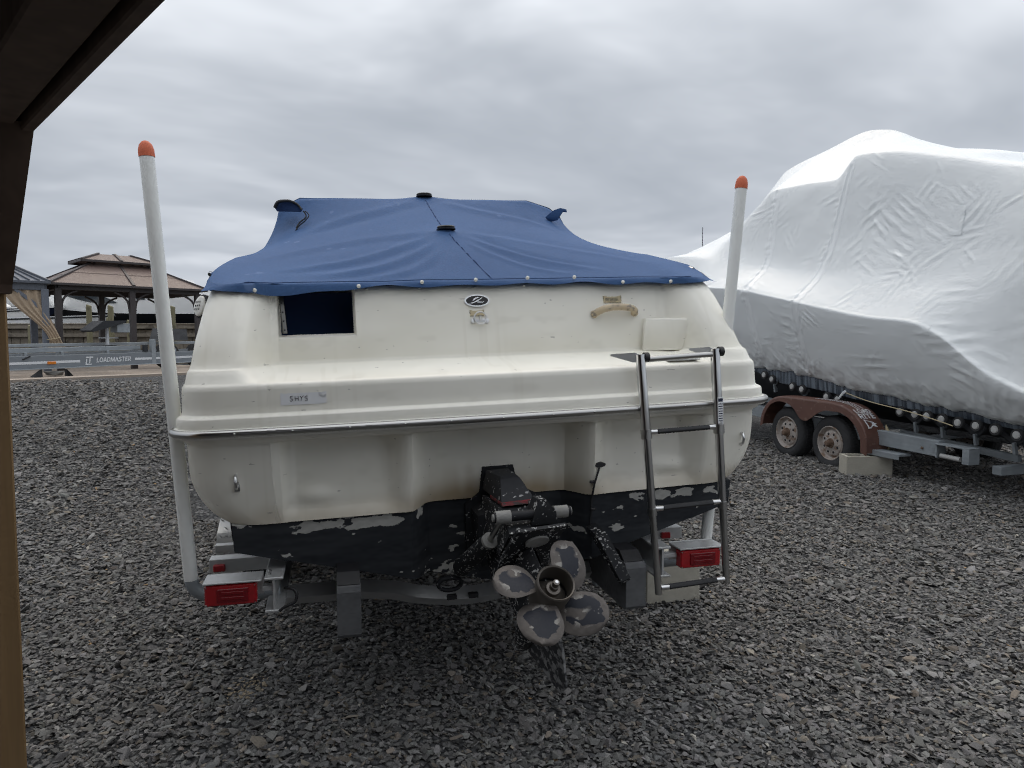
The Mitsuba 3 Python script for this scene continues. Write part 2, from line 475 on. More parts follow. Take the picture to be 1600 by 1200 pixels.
def stone_chips():
    """individual chips of slate, flat convex pieces of their own sizes and tones, as one mesh"""
    tmpl = []
    while len(tmpl) < 14:
        q = rng.normal(size=(9, 3))
        q /= np.linalg.norm(q, axis=1, keepdims=True)
        q *= [1, rng.uniform(0.55, 0.85), rng.uniform(0.25, 0.5)]
        h = hull(q)
        tmpl.append((np.array(h.vertices), np.array(h.faces)))

    def scatter(y0, y1, dens):
        w = 0.86 * y1 + 1.3
        n = int(dens * (y1 - y0) * 2 * w)
        x, y = rng.uniform(-w, w, n), rng.uniform(y0, y1, n)
        k = np.abs(x) < 0.86 * y + 1.2
        behind = (y > 6.3) & (x > -0.50 * y + 0.3) & (x < 0.27 * y)
        behind |= (y > 11.5) & (x > -0.5 * y)
        k &= ~behind
        return np.stack([x[k], y[k]], 1)
    bands = [(1.9, 3.2, 3300, 0.78), (3.2, 4.5, 3000, 0.80), (4.5, 6.5, 2100, 0.92), (6.5, 9.0, 1300, 1.10), (9.0, 11.5, 850, 1.35), (11.5, 14.0, 520, 1.65)]
    V, F, C, at = [], [], [], 0
    for y0, y1, dens, sc in bands:
        xy = scatter(y0, y1, dens)
        n = len(xy)
        ti = rng.integers(0, len(tmpl), n)
        size = np.clip(rng.lognormal(math.log(0.0160), 0.42, n), 0.006, 0.052) * sc
        yaw = rng.uniform(0, 2 * math.pi, n)
        tilt = rng.normal(0, 0.33, n)
        tdir = rng.uniform(0, 2 * math.pi, n)
        z = gz(xy[:, 0], xy[:, 1]) + rng.uniform(-0.002, 0.020, n) * np.where(rng.random(n) < 0.25, 1.4, 0.8)
        tone = 0.067 + 0.185 * rng.beta(1.5, 3.2, n)
        tone *= 0.8 + 0.5 * meshkit.fbm(np.stack([xy[:, 0] * 0.6, xy[:, 1] * 0.6, 0 * xy[:, 0]], -1), 3, 9)
        col = tone[:, None] * np.array([1.025, 1.0, 0.965]) * (1 + rng.normal(0, 0.014, (n, 3)))
        brown = rng.random(n) < 0.10
        col[brown] *= [1.12, 1.0, 0.86]
        pale = rng.random(n) < 0.016
        col[pale] = np.array([0.34, 0.32, 0.28]) * rng.uniform(0.7, 1.2, (pale.sum(), 1))
        tan = rng.random(n) < 0.002
        col[tan] = np.array([0.38, 0.25, 0.13]) * rng.uniform(0.6, 1.2, (tan.sum(), 1))
        size[pale | tan] *= 0.75
        # a spilt handful of sand by the left tail light
        sd = np.hypot((xy[:, 0] + 1.23) / 0.10, (xy[:, 1] - 3.20) / 0.17) < rng.uniform(0.5, 1.1, n)
        col[sd] = np.array([0.28, 0.23, 0.165]) * rng.uniform(0.8, 1.2, (sd.sum(), 1))
        size[sd] *= 0.5
        for t, (tv, tf) in enumerate(tmpl):
            ix = np.nonzero(ti == t)[0]
            v = tv[None] * size[ix][:, None, None] * np.array([1.15, 1, 1])
            c, s = np.cos(yaw[ix])[:, None], np.sin(yaw[ix])[:, None]
            x, y, zz = v[..., 0] * c - v[..., 1] * s, v[..., 0] * s + v[..., 1] * c, v[..., 2]
            gx, gy = np.cos(tdir[ix])[:, None] * np.tan(tilt[ix])[:, None], np.sin(tdir[ix])[:, None] * np.tan(tilt[ix])[:, None]
            zz = zz + np.clip(x * gx + y * gy, -0.03, 0.03)
            w = np.stack([x + xy[ix, 0, None], y + xy[ix, 1, None], zz + z[ix, None]], -1)
            V.append(w.reshape(-1, 3))
            F.append((tf[None] + (np.arange(len(ix)) * len(tv))[:, None, None]).reshape(-1, 3) + at)
            C.append(np.repeat(np.clip(col[ix], 0.01, 0.6), len(tv), 0))
            at += len(ix) * len(tv)
    return np.vstack(V), np.vstack(F), np.vstack(C)


gv, gf, gc = stone_chips()
single('gravel', trimesh.Trimesh(gv, gf, process=False), 'm_chip', 'loose dark slate chips covering the whole boat yard', 'gravel', kind='stuff', color=gc)

# ---------------------------------------------------------------- the motor boat seen from astern
UC = 0.02                                     # the boat's centre line in boat coordinates
DOOR = (-0.872, -0.545, 1.665)                # opening in the transom wall: u from, u to, sill height
core = np.unique(np.round(np.r_[np.linspace(-0.90, 0.90, 61), DOOR[0], DOOR[1]] , 4))


def deck_v(u, vc, vw):
    a = np.abs(u - UC)
    return vc + (vw - vc) * sstep(0.885, 1.03, a) + 0.025 * a ** 2


# z, half beam, centre v, wing v, corner radius; from the cover's hem down to the lip over the rub rail
DECK = np.array([
    (1.880, 1.145, 0.47, 0.40, 0.20), (1.884, 1.156, 0.40, 0.315, 0.20), (1.878, 1.164, 0.372, 0.275, 0.20), (1.855, 1.172, 0.362, 0.250, 0.19), (1.80, 1.187, 0.35, 0.205, 0.19), (1.72, 1.203, 0.335, 0.150, 0.19),
    (1.665, 1.213, 0.325, 0.115, 0.18), (1.61, 1.221, 0.315, 0.085, 0.18), (1.572, 1.226, 0.310, 0.062, 0.18), (1.556, 1.229, 0.306, 0.052, 0.17), (1.549, 1.231, 0.294, 0.043, 0.17),
    (1.545, 1.233, 0.255, 0.034, 0.16), (1.521, 1.237, 0.13, 0.020, 0.16), (1.500, 1.240, 0.020, 0.008, 0.16), (1.494, 1.243, -0.001, -0.001, 0.16), (1.484, 1.247, -0.010, -0.010, 0.16),
    (1.468, 1.249, -0.013, -0.013, 0.16), (1.42, 1.251, -0.014, -0.014, 0.16), (1.385, 1.253, -0.015, -0.015, 0.16), (1.378, 1.257, -0.020, -0.020, 0.16), (1.372, 1.266, -0.034, -0.034, 0.16),
    (1.366, 1.270, -0.038, -0.038, 0.16), (1.345, 1.272, -0.040, -0.040, 0.16), (1.328, 1.272, -0.040, -0.040, 0.16), (1.300, 1.270, -0.036, -0.036, 0.16)])


def hull_off(u, z):
    a = np.abs(u - UC)
    k = np.clip((1.255 - z) / 0.32, 0, 1)
    v = 0.045 * k
    v = v + 0.155 * (1 - sstep(0.295, 0.395, a))
    sc = sstep(0.905, 0.855, a) * sstep(0.39, 0.49, a)
    v = v + sc * (0.10 - 0.07 * k) * (1 - 0.75 * sstep(0.80, 1.0, k))
    v = v - 0.022 * np.exp(-(((a - 0.77) / 0.07) ** 2 + ((z - 1.035) / 0.030) ** 2)) * (z < 1.2)
    return v + 0.025 * a ** 2


HULL = [(1.290, 1.262, -0.030), (1.278, 1.256, -0.024), (1.270, 1.246, -0.010), (1.262, 1.243, None), (1.25, 1.243, None), (1.235, 1.244, None)] + \
       [(z, b, None) for z, b in zip(np.linspace(1.215, 0.94, 16), PchipInterpolator([0, .3, .55, .8, .93, 1], [1.245, 1.243, 1.225, 1.185, 1.150, 1.122])(np.linspace(0, 1, 16)))]


def outline(z, b, vs, r, bow):
    """port bow -> stern -> starboard bow at one height; vs(u) is the stern's v"""
    u = [UC - b * (1 - s ** 2.3) for s in np.linspace(1, 0.06, 9)]
    e = UC + b - r
    right = np.r_[np.linspace(0.905, e, 7)[1:], e + r * np.sin(np.linspace(0, math.pi / 2, 10)[1:])]
    st = np.r_[2 * UC - right[::-1], core, right]
    ex = np.clip((np.abs(st - UC) - (b - r)) / r, 0, 1)
    sv = vs(st) + r * (1 - np.sqrt(1 - ex ** 2))
    side_s = np.linspace(1, 0.06, 9)
    end = sv[-1]
    sdv = end + (bow - end) * side_s
    us = b * np.maximum(0, 1 - side_s ** 2.4)
    U = np.r_[UC - us, st, UC + us[::-1]]
    Vv = np.r_[sdv, sv, sdv[::-1]]
    S = np.r_[side_s, st * 0, side_s[::-1]]
    return np.stack([U, Vv, z + 0.30 * S ** 2], -1)


deck_rings = np.array([outline(z, b, lambda u, vc=vc, vw=vw: deck_v(u, vc, vw), r, 6.7) for z, b, vc, vw, r in DECK])


def loft_open(R, drop=None):
    a, n = R.shape[:2]
    idx = np.arange(a * n).reshape(a, n)
    q = np.stack([idx[:-1, :-1], idx[1:, :-1], idx[1:, 1:], idx[:-1, 1:]], -1)
    if drop is not None:
        q = q[~drop]
    return tm(R.reshape(-1, 3), q.reshape(-1, 4))


mid_u = (deck_rings[:-1, :-1, 0] + deck_rings[:-1, 1:, 0]) / 2
mid_z = (deck_rings[:-1, :, 2] + deck_rings[1:, :, 2])[:, :-1] / 2
stern_col = np.abs(mid_u - UC) < 0.9
hole = (mid_u > DOOR[0]) & (mid_u < DOOR[1]) & (mid_z > DOOR[2]) & stern_col & (deck_rings[:-1, :-1, 1] < 1)


def wall_v(u, z):
    zs = DECK[::-1, 0][:-1]
    vc, vw = DECK[::-1, 2][:-1], DECK[::-1, 3][:-1]
    o = np.argsort(zs)
    return float(deck_v(u, np.interp(z, zs[o], vc[o]), np.interp(z, zs[o], vw[o])))


boat = thing('motor_boat', 'cream white motor boat on the gravel seen from astern, blue canvas over its cockpit', 'boat')
put(boat, 'deck', B(loft_open(deck_rings, hole)), 'm_gel', 48)
tr_ = deck_rings[0]
fd_ = [[tr_[k] * (1 - t) + tr_[-1 - k] * t + [0, 0, 0.05 * math.sin(t * math.pi)] for t in np.linspace(0, 1, 9)] for k in range(9)]
put(boat, 'foredeck', B(grid(fd_)), 'm_gel', True)
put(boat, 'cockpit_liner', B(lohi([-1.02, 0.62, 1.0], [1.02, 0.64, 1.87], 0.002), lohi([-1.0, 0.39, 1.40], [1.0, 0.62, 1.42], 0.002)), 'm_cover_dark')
# the doorway's jambs and sill
zt = np.array([DOOR[2], 1.72, 1.80, 1.86, 1.895])
jm = []
for uu, sg in ((DOOR[0], 1), (DOOR[1], -1)):
    a = np.array([[uu, wall_v(uu, z), z] for z in zt])
    jm.append(grid([a, a + [0.004 * sg, 0.008, 0], a + [0.010 * sg, 0.07, 0]], sg < 0))
us = np.linspace(DOOR[0], DOOR[1], 14)
a = np.array([[x, wall_v(x, DOOR[2]), DOOR[2]] for x in us])
jm.append(grid([a, a + [0, 0.010, 0.003], a + [0, 0.05, 0.012], a + [0, 0.09, 0.012]]))
put(boat, 'door_frame', B(jm), 'm_gel', 40)
hp = [DOOR[0] + 0.016, wall_v(-0.87, 1.87) + 0.012, 1.875], [DOOR[0] + 0.030, wall_v(-0.86, 1.69) + 0.004, 1.683]
hinge = put(boat, 'door_hinge', B(beam(hp[0], hp[1], 0.020, 0.012)), 'm_steel_dull', label='long steel hinge strip down the left side of the doorway')
for t in np.linspace(0.12, 0.92, 5):
    c = np.array(hp[0]) * (1 - t) + np.array(hp[1]) * t
    put(hinge, 'screw', B(lathe([(0.0, -0.010), (0.0035, -0.009), (0.004, -0.005)], c, [0, 1, 0], 8)), 'm_black', True)
# moulded step on the right shoulder
put(boat, 'corner_step', B(hull([[0.785, 0.33, 1.545], [0.775, 0.290, 1.548], [0.93, 0.240, 1.548], [1.06, 0.30, 1.55], [0.805, 0.345, 1.702], [0.805, 0.318, 1.701], [0.815, 0.309, 1.696], [0.808, 0.309, 1.684], [1.01, 0.236, 1.696], [1.015, 0.228, 1.682], [1.06, 0.34, 1.702], [1.06, 0.30, 1.69]])), 'm_gel', 60)


def hull_vs(z, v):
    return (lambda u: v + 0.025 * np.abs(u - UC) ** 2) if v is not None else (lambda u: hull_off(u, z))


hull_rings = np.array([outline(z, b, hull_vs(z, v), 0.155, 6.6 - 0.9 * (1.29 - z)) for z, b, v in HULL])
put(boat, 'hull', B(loft_open(hull_rings)), 'm_gel', 40, label='cream lower hull with moulded hollows and a brown stained waterline')


# black bottom: transom strip below the chine, then the vee
def vee(u):
    return 0.545 + 0.262 * np.abs(u - UC)


bu = np.unique(np.r_[np.linspace(UC - 1.108, UC + 1.108, 97), UC - 0.365, UC + 0.365, UC - 0.315, UC + 0.315])
rows = []
for t in np.linspace(0, 1, 9):
    z = 0.941 * (1 - t) + vee(bu) * t
    v = hull_off(bu, 0.94) + 0.012 + 0.02 * t + 0.16 * sstep(0.98, 1.0, (np.abs(bu - UC) / 1.108) ** 6)
    rows.append(np.stack([bu, v, z], -1))
rows = np.array(rows)
lip = rows[0].copy()
lip[:, 1] += 0.10
stern_black = grid(np.concatenate([lip[None], rows]), False)
bot = []
for s in np.linspace(0, 1, 24):
    w = 1 - s ** 2.6
    o = np.abs(bu - UC)
    z = vee(UC + o) * 1.0
    bot.append(np.stack([UC + (bu - UC) * w, rows[-1][:, 1] * (1 - s) + 5.9 * s, z * (1 - s ** 3) + (0.30 * s ** 2 + 1.05 * s ** 3)], -1))
side = []
for sg in (-1, 1):
    L = []
    for s in np.linspace(0, 1, 24):
        w = 1 - s ** 2.6
        v = rows[0][0 if sg < 0 else -1, 1] * (1 - s) + 5.9 * s
        L.append([[UC + sg * 1.108 * w, v, vee(UC + 1.108) * (1 - s ** 3) + 0.30 * s ** 2 + 1.05 * s ** 3], [UC + sg * 1.116 * w, v, 0.945 + 0.29 * s ** 2 + 0.01]])
    side.append(grid(L, sg > 0))
put(boat, 'bottom', B(stern_black, grid(bot, True), side), 'm_bottom', 35, label='black bottom paint peeling off in pale patches')

# rub rail: vinyl bead with a bright insert
rr = outline(1.315, 1.273, lambda u: -0.040 + 0.025 * np.abs(u - UC) ** 2, 0.16, 6.65)
rail_path = rr.copy()
put(boat, 'rub_rail', B(tube(rail_path + [0, 0, -0.004], 0.020, 12, squash=(1, 1))), 'm_white', True)
cen = rail_path - [UC, 0.6, 0]
nrm = cen * [1, 1, 0]
tn = np.gradient(rail_path, axis=0)
nn = np.stack([tn[:, 1], -tn[:, 0], 0 * tn[:, 0]], -1)
nn /= np.linalg.norm(nn, axis=1, keepdims=True) + 1e-9
nn *= np.sign((nn * (rail_path - [UC, 2.5, 1.3])).sum(1, keepdims=True))
put(boat, 'rail_insert', B(tube(rail_path + nn * 0.013 + [0, 0, 0.0], 0.0145, 10)), 'm_steel', True, label='polished steel strip set in the rub rail')


def rail_disc(c, axis, r=0.005, h=0.004, n=10):
    return lathe([(0.0, h), (r * 0.7, h * 0.9), (r, h * 0.3), (r, -h)], c, axis, n)


for uu in np.linspace(-1.0, 1.0, 11):
    k = int(np.argmin(np.abs(rail_path[:, 0] - uu) + 10 * (rail_path[:, 1] > 1)))
    put(boat, 'rail_screw', B(rail_disc(rail_path[k] + nn[k] * 0.027, nn[k], 0.0045)), 'm_steel', True)

# emblem: chrome oval, black field, swept mark
AFT = np.array([0, -1, 0.0])


def on_wall(u, z, off=0.0):
    e = 0.01
    vz = (wall_v(u, z + e) - wall_v(u, z - e)) / (2 * e)
    n = np.array([0, -1, vz])
    n /= np.linalg.norm(n)
    return np.array([u, wall_v(u, z), z]) + n * off, n, np.array([0, vz, 1.0]) / math.hypot(1, vz)


def ellipse(a, b, n=40):
    t = np.arange(n) * 2 * math.pi / n
    return np.stack([a * np.cos(t), b * np.sin(t)], 1)


c, n, up = on_wall(-0.007, 1.803, -0.002)
ux = np.array([1.0, 0, 0])
em = put(boat, 'emblem', B(prism(ellipse(0.058, 0.0285), c, ux, up, n * 0.011)), 'm_chrome', label='black oval emblem with chrome rim on the transom')
put(em, 'field', B(prism(ellipse(0.0505, 0.0225), c, ux, up, n * 0.0125)), 'm_black')
put(em, 'mark', B([prism(pg, c, ux, up, n * 0.0145) for pg in (
    [(-0.040, -0.013), (-0.018, -0.008), (0.010, 0.006), (0.026, 0.016), (0.022, 0.010), (0.004, -0.002), (-0.018, -0.012)],
    [(-0.022, -0.003), (-0.004, 0.008), (0.012, 0.015), (0.002, 0.016), (-0.014, 0.010)],
    [(-0.004, -0.007), (0.006, -0.010), (0.024, -0.010), (0.034, -0.005), (0.018, -0.007), (0.004, -0.005)])]), 'm_chrome')
# ski-tow ring with its label
c, n, up = on_wall(0.0, 1.712, 0.0)
lk = put(boat, 'ring_latch', B(box(c + n * 0.006, (0.066, 0.012, 0.018), 0.004), [lathe([(0.0, 0.014), (0.010, 0.013), (0.013, 0.004), (0.013, -0.004)], c + ux * s, n, 14) for s in (-0.030, 0.030)]), 'm_chrome', 30, label='chrome lifting ring on the transom wall')
t = np.linspace(0, 2 * math.pi, 33)
put(lk, 'ring', B(tube(np.array([c + n * (0.022) + ux * 0.028 * math.cos(q) + up * (0.010 + 0.028 * math.sin(q)) for q in t]), 0.0034, 8, False)), 'm_chrome', True)
put(lk, 'pin', B(tube([c + n * 0.008, c + n * 0.026 + up * 0.020], 0.005, 8)), 'm_chrome', True)
c, n, up = on_wall(-0.010, 1.748, 0.0)
lb = put(boat, 'label', B(prism([(-0.033, -0.014), (0.033, -0.014), (0.033, 0.015), (0.024, 0.015), (0.020, 0.011), (-0.020, 0.011), (-0.024, 0.015), (-0.033, 0.015)], c, ux, up, n * 0.0022)), 'm_label', label='small faded orange label above the chrome ring')
put(lb, 'border', B([box(c + n * 0.002 + ux * s * 0.032, (0.002, 0.002, 0.027), 0.0004) for s in (-1, 1)], box(c + n * 0.002 - up * 0.013, (0.064, 0.002, 0.002), 0.0004)), 'm_ink')
c, n, up = on_wall(0.652, 1.797, 0.0)
lb = put(boat, 'label', B(prism([(-0.046, -0.018), (0.046, -0.018), (0.046, 0.017), (0.030, 0.017), (0.026, 0.013), (-0.024, 0.013), (-0.028, 0.017), (-0.046, 0.017)], c, ux, up, n * 0.0022)), 'm_label', label='cream warning label above the tan handle')
put(lb, 'print', B([box(c + n * 0.002 + up * z + ux * q, (w, 0.0014, 0.0030), 0.0003) for z in (0.005, -0.001, -0.007) for q, w in ((-0.026, 0.020), (-0.004, 0.019), (0.020, 0.024))], box(c + n * 0.002 - up * 0.013, (0.034, 0.0014, 0.0026), 0.0003),
                   [box(c + n * 0.002 + ux * s * 0.045, (0.002, 0.002, 0.034), 0.0004) for s in (-1, 1)], box(c + n * 0.002 - up * 0.0172, (0.092, 0.002, 0.002), 0.0004)), 'm_ink')
# weathered grab handle
hb = [on_wall(u, z, o)[0] for u, z, o in ((0.552, 1.728, 0.004), (0.560, 1.732, 0.028), (0.590, 1.743, 0.046), (0.655, 1.750, 0.050), (0.720, 1.745, 0.046), (0.752, 1.735, 0.028), (0.760, 1.730, 0.004))]
put(boat, 'grab_handle', B(tube(curve(hb, 26), np.r_[0.019, 0.016 * np.ones(24), 0.019], 12)), 'm_tan', True, label='weathered tan grab handle on the right of the transom')
for u in (-0.492, -0.262, -0.010, 0.222):
    c, n, up = on_wall(u, 1.868 if u < 0.1 else 1.873, 0.0)
    put(boat, 'snap_stud', B(rail_disc(c, n, 0.0065, 0.005, 12)), 'm_steel', True)
# small scuffs: strip of tape with a hand-written word
c = np.array([-0.765, -0.012, 1.433])
vt = lambda u, z: float(np.interp(z, DECK[::-1, 0], DECK[::-1, 2])) + 0.025 * (u - UC) ** 2  # noqa: E731
tp = []
for j, z in enumerate(np.linspace(1.408, 1.453, 5)):
    tp.append([[x, vt(x, z) - 0.0022 - (0.006 if (x > -0.70 and z > 1.44) else 0), z + (0.003 if x > -0.69 else 0)] for x in np.linspace(-0.852, -0.682, 12)])
tape = put(boat, 'tape', B(grid(tp, True)), 'm_tape', label='strip of pale grey tape with a hand-written word')


def stroke(pts, w=0.0011):
    q = np.array([[-0.818 + x * 0.0165, 0, 1.4225 + y * 0.0185] for x, y in pts])
    q[:, 1] = [vt(a, b) - 0.0034 for a, b in q[:, [0, 2]]]
    return tube(curve(q, 14) if len(q) > 2 else q, w, 6)


S_ = [(0.85, 0.92), (0.45, 1.0), (0.12, 0.78), (0.42, 0.52), (0.78, 0.30), (0.48, 0.02), (0.05, 0.10)]
ink = [stroke([(x * 0.9, y) for x, y in S_])]
ink += [stroke([(1.25, 0), (1.2, 1)]), stroke([(1.95, 0), (1.9, 1)]), stroke([(1.2, 0.5), (1.93, 0.55)])]
ink += [stroke([(2.3, 1.0), (2.65, 0.5)]), stroke([(3.05, 1.05), (2.65, 0.5), (2.5, 0.0)])]
ink += [stroke([(3.3 + x * 0.9, y - 0.05) for x, y in S_])]
put(tape, 'handwriting', B(ink), 'm_ink', label='hand-written word in thin dark ink')

# round chrome vent and cleats on the shoulders
for sg, nm in ((-1, 'left'), (1, 'right')):
    if sg < 0:
        ctr = np.array([-1.195, 0.52, 1.815])
        ax = np.array([-0.80, -0.55, 0.22])
        vn = put(boat, 'vent', B(lathe([(0.0, 0.016), (0.036, 0.015), (0.044, 0.010), (0.046, 0.0), (0.046, -0.03)], ctr, ax, 24)), 'm_white', 40, label='round chrome vent on the left shoulder')
        x, y, d = frame_of(ax)
        put(vn, 'gasket', B(lathe([(0.046, 0.004), (0.053, 0.000), (0.054, -0.045)], ctr, ax, 24)), 'm_rubber', 40)
        put(vn, 'slots', B([lathe([(0.0, 0.0172), (0.005, 0.0170)], ctr + x * 0.018 * i + y * 0.016 * j, ax, 8) for i in (-1, 0, 1) for j in (-1, 0, 1)]), 'm_ink')
    cl = np.array([sg * 1.165 + UC * 0.5, 0.60, 1.925])
    put(boat, 'cleat', B(tube([cl + [0, -0.07, 0.028], cl + [0, -0.03, 0.036], cl + [0, 0.03, 0.036], cl + [0, 0.07, 0.028]], [0.007, 0.010, 0.010, 0.007], 10), tube([cl + [0, -0.022, -0.01], cl + [0, -0.022, 0.034]], 0.009, 10), tube([cl + [0, 0.022, -0.01], cl + [0, 0.022, 0.034]], 0.009, 10)), 'm_chrome', 40)
# stern eyes
for u, z in ((-1.032, 1.122), (1.141, 1.140)):
    v0 = float(hull_off(np.array(u), z)) + 0.005
    if u > 0:
        v0 += 0.012
    e = put(boat, 'stern_eye', B(tube(curve([[u, v0 + 0.02, z - 0.026], [u, v0 - 0.020, z - 0.025], [u, v0 - 0.036, z], [u, v0 - 0.020, z + 0.025], [u, v0 + 0.02, z + 0.026]], 20), 0.0062, 10)), 'm_chrome', True)
    put(e, 'base_plate', B(box([u, v0 - 0.001, z], (0.020, 0.008, 0.082), 0.004)), 'm_steel')

# folding boarding ladder
ld = put(boat, 'ladder', B(tube([[0.607, -0.055, 1.522], [0.95, -0.055, 1.534]], 0.0125, 12)), 'm_steel', True, label='telescopic steel boarding ladder hung over the right of the stern')
for (u0, u1) in ((0.603, 0.645), (0.953, 0.968)):
    z0, z3 = (1.545, 0.522) if u0 < 0.8 else (1.556, 0.535)
    pt = lambda f: np.array([u0 + (u1 - u0) * f, -0.055 - 0.045 * f, z0 + (z3 - z0) * f])  # noqa: E731
    f1, f2 = (z0 - 1.205) / (z0 - z3), (z0 - 0.875) / (z0 - z3)
    put(ld, 'upper_tube', B(tube([pt(0), pt(f1)], 0.0205, 14)), 'm_chrome', 40)
    put(ld, 'middle_tube', B(tube([pt(f1), pt(f2)], 0.0175, 14)), 'm_chrome', 40)
    put(ld, 'lower_tube', B(tube([pt(f2), pt(1.0)], 0.0150, 14)), 'm_steel', 40)
    put(ld, 'collar', B(tube([pt(f1 - 0.022), pt(f1 + 0.016)], 0.0235, 14)), 'm_steel', 40)
    put(ld, 'collar', B(tube([pt(f2 - 0.016), pt(f2 + 0.014)], 0.0205, 14)), 'm_steel', 40)
    put(ld, 'pivot', B(tube([pt(0.012) + [0.016, 0.0, 0], pt(0.012) + [0.036, 0.0, 0]], 0.021, 14)), 'm_black', 40)
    s = -1 if u0 < 0.8 else 1
    put(ld, 'hinge_plate', B(prism([(0.10, -0.004), (0.10, 0.004), (-0.01, 0.020), (-0.035, 0.012), (-0.03, -0.02), (0.0, -0.022)], pt(0.01) + [-0.030, 0.012, 0], [-0.75 if s < 0 else -0.55, 0.60, 0.10], [0, 0, 1], [0.004, 0.004, 0])), 'm_alu')
put(ld, 'mounting_plate', B(lohi([0.78, 0.03, 1.507], [0.93, 0.10, 1.513], 0.002)), 'm_alu')
for z in (1.215, 0.888, 0.548):
    fL, fR = (1.545 - z) / 1.023, (1.556 - z) / 1.021
    a = np.array([0.603 + 0.042 * fL, -0.055 - 0.045 * fL, z])
    b = np.array([0.953 + 0.015 * fR, -0.055 - 0.045 * fR, z + 0.004])
    d = (b - a) / np.linalg.norm(b - a)
    rg = put(ld, 'rung', B(tube([a + d * 0.012, a + d * 0.045, a + d * 0.060, b - d * 0.060, b - d * 0.045, b - d * 0.012], [0.012, 0.012, 0.009, 0.009, 0.012, 0.012], 12)), 'm_chrome', 40)
    put(rg, 'tread', B(tube([a + d * 0.050, b - d * 0.050], 0.0135, 12, squash=(1.25, 0.8))), 'm_rubber', 40, label='black ribbed tread')
f = 0.26
c = np.array([0.953 + 0.015 * f, -0.055 - 0.045 * f - 0.0212, 1.556 - 1.021 * f])
st = put(ld, 'sticker', B(box(c, (0.026, 0.002, 0.115), 0.0005)), 'm_tape', label='blue and white instruction sticker on the right ladder tube')
put(st, 'print', B([box(c + [0, -0.0012, z], (0.020, 0.0012, 0.004), 0.0003) for z in np.linspace(-0.045, 0.028, 8)], box(c + [0, -0.0012, 0.045], (0.022, 0.0012, 0.014), 0.0003)), 'm_bgnavy')

# stern drive
dv = put(boat, 'stern_drive', B(prism([(-0.045, 1.085), (0.090, 1.090), (0.115, 0.985), (0.195, 0.94), (0.215, 0.73), (0.15, 0.625), (-0.075, 0.615), (-0.125, 0.70), (-0.125, 0.915), (-0.060, 0.965)], [0, 0.245, 0], [1, 0, 0], [0, 0, 1], [0, -0.065, 0])), 'm_drive_dark', 25, label='black stern drive with chipped paint, tilted up')
put(dv, 'gimbal_housing', B(hull([[u, v, z] for u, z in ((-0.10, 0.90), (0.17, 0.92), (0.18, 0.72), (-0.09, 0.68), (0.03, 0.98)) for v in (0.18, 0.04)] + [[0.03, -0.06, 0.93], [0.0, -0.04, 0.76], [0.10, -0.04, 0.76]])), 'm_drive_dark', 25)
cap = [[-0.035, 0.14, 1.068], [0.06, 0.14, 1.07], [-0.015, -0.05, 1.074], [0.052, -0.05, 1.076], [-0.022, -0.07, 1.065], [0.060, -0.07, 1.068],
       [-0.055, 0.14, 0.99], [0.10, 0.14, 0.99], [-0.040, -0.15, 1.0], [0.090, -0.15, 1.003], [-0.038, -0.16, 0.985], [0.093, -0.16, 0.99]]
put(dv, 'top_cover', B(hull(cap)), 'm_drive_dark', 25)
put(dv, 'stripe', B(hull([[u, v, z] for u, v, z in ((-0.042, -0.170, 0.994), (0.096, -0.176, 0.998), (-0.042, -0.174, 0.983), (0.099, -0.180, 0.987), (-0.052, 0.0, 0.99), (0.102, 0.0, 0.99), (-0.052, 0.0, 0.98), (0.104, 0.0, 0.98))])), 'm_red_stripe', label='worn red band round the top of the drive')
put(dv, 'upper_housing', B(hull([[-0.055, -0.16, 0.975], [0.10, -0.16, 0.978], [-0.065, 0.10, 0.97], [0.105, 0.10, 0.97], [-0.06, -0.36, 0.925], [0.125, -0.36, 0.925], [-0.085, 0.04, 0.80], [0.11, 0.04, 0.80], [-0.08, -0.26, 0.82], [0.10, -0.26, 0.82]])), 'm_drive', 25)
put(dv, 'yoke', B(hull([[u, v, z] for u, v, z in ((0.045, -0.34, 0.985), (0.125, -0.34, 0.985), (0.062, -0.33, 1.035), (0.088, -0.33, 1.035), (0.045, -0.22, 0.985), (0.115, -0.22, 0.985), (0.06, -0.24, 1.03), (0.09, -0.24, 1.03), (0.03, -0.33, 0.94), (0.13, -0.33, 0.94))])), 'm_drive', 25)
put(dv, 'trim_pin', B(tube([[-0.105, -0.305, 0.976], [0.19, -0.305, 0.976]], 0.0185, 14)), 'm_drive_dark', 40)
put(dv, 'pin_sleeve', B(tube([[-0.100, -0.305, 0.976], [-0.043, -0.305, 0.976]], 0.0245, 16), tube([[-0.112, -0.305, 0.976], [-0.100, -0.305, 0.976]], 0.014, 12)), 'm_anode', 40, label='pale metal sleeve on the left end of the trim pin')
put(dv, 'pin_sleeve', B(tube([[0.125, -0.305, 0.976], [0.178, -0.305, 0.976]], 0.0235, 16), tube([[0.178, -0.305, 0.976], [0.194, -0.305, 0.976]], 0.015, 12)), 'm_anode', 40, label='pale metal sleeve on the right end of the trim pin')
for sx in (0, 1):
    a0, a1, a2 = np.array([-0.165, 0.10, 0.67]), np.array([-0.104, -0.195, 0.858]), np.array([-0.075, -0.300, 0.968])
    if sx:
        a0, a1, a2 = (np.array([0.02 - q[0], q[1], q[2]]) for q in (a0, a1, a2))
    tc = put(dv, 'trim_cylinder', B(tube([a0, a1], [0.040, 0.034], 16)), 'm_drive', 40)
    d = (a1 - a0) / np.linalg.norm(a1 - a0)
    put(tc, 'gland', B(tube([a1 - d * 0.014, a1 + d * 0.016], 0.032, 16)), 'm_anode', 40)
    put(tc, 'rod', B(tube([a1, a2], 0.012, 12)), 'm_steel', 40)
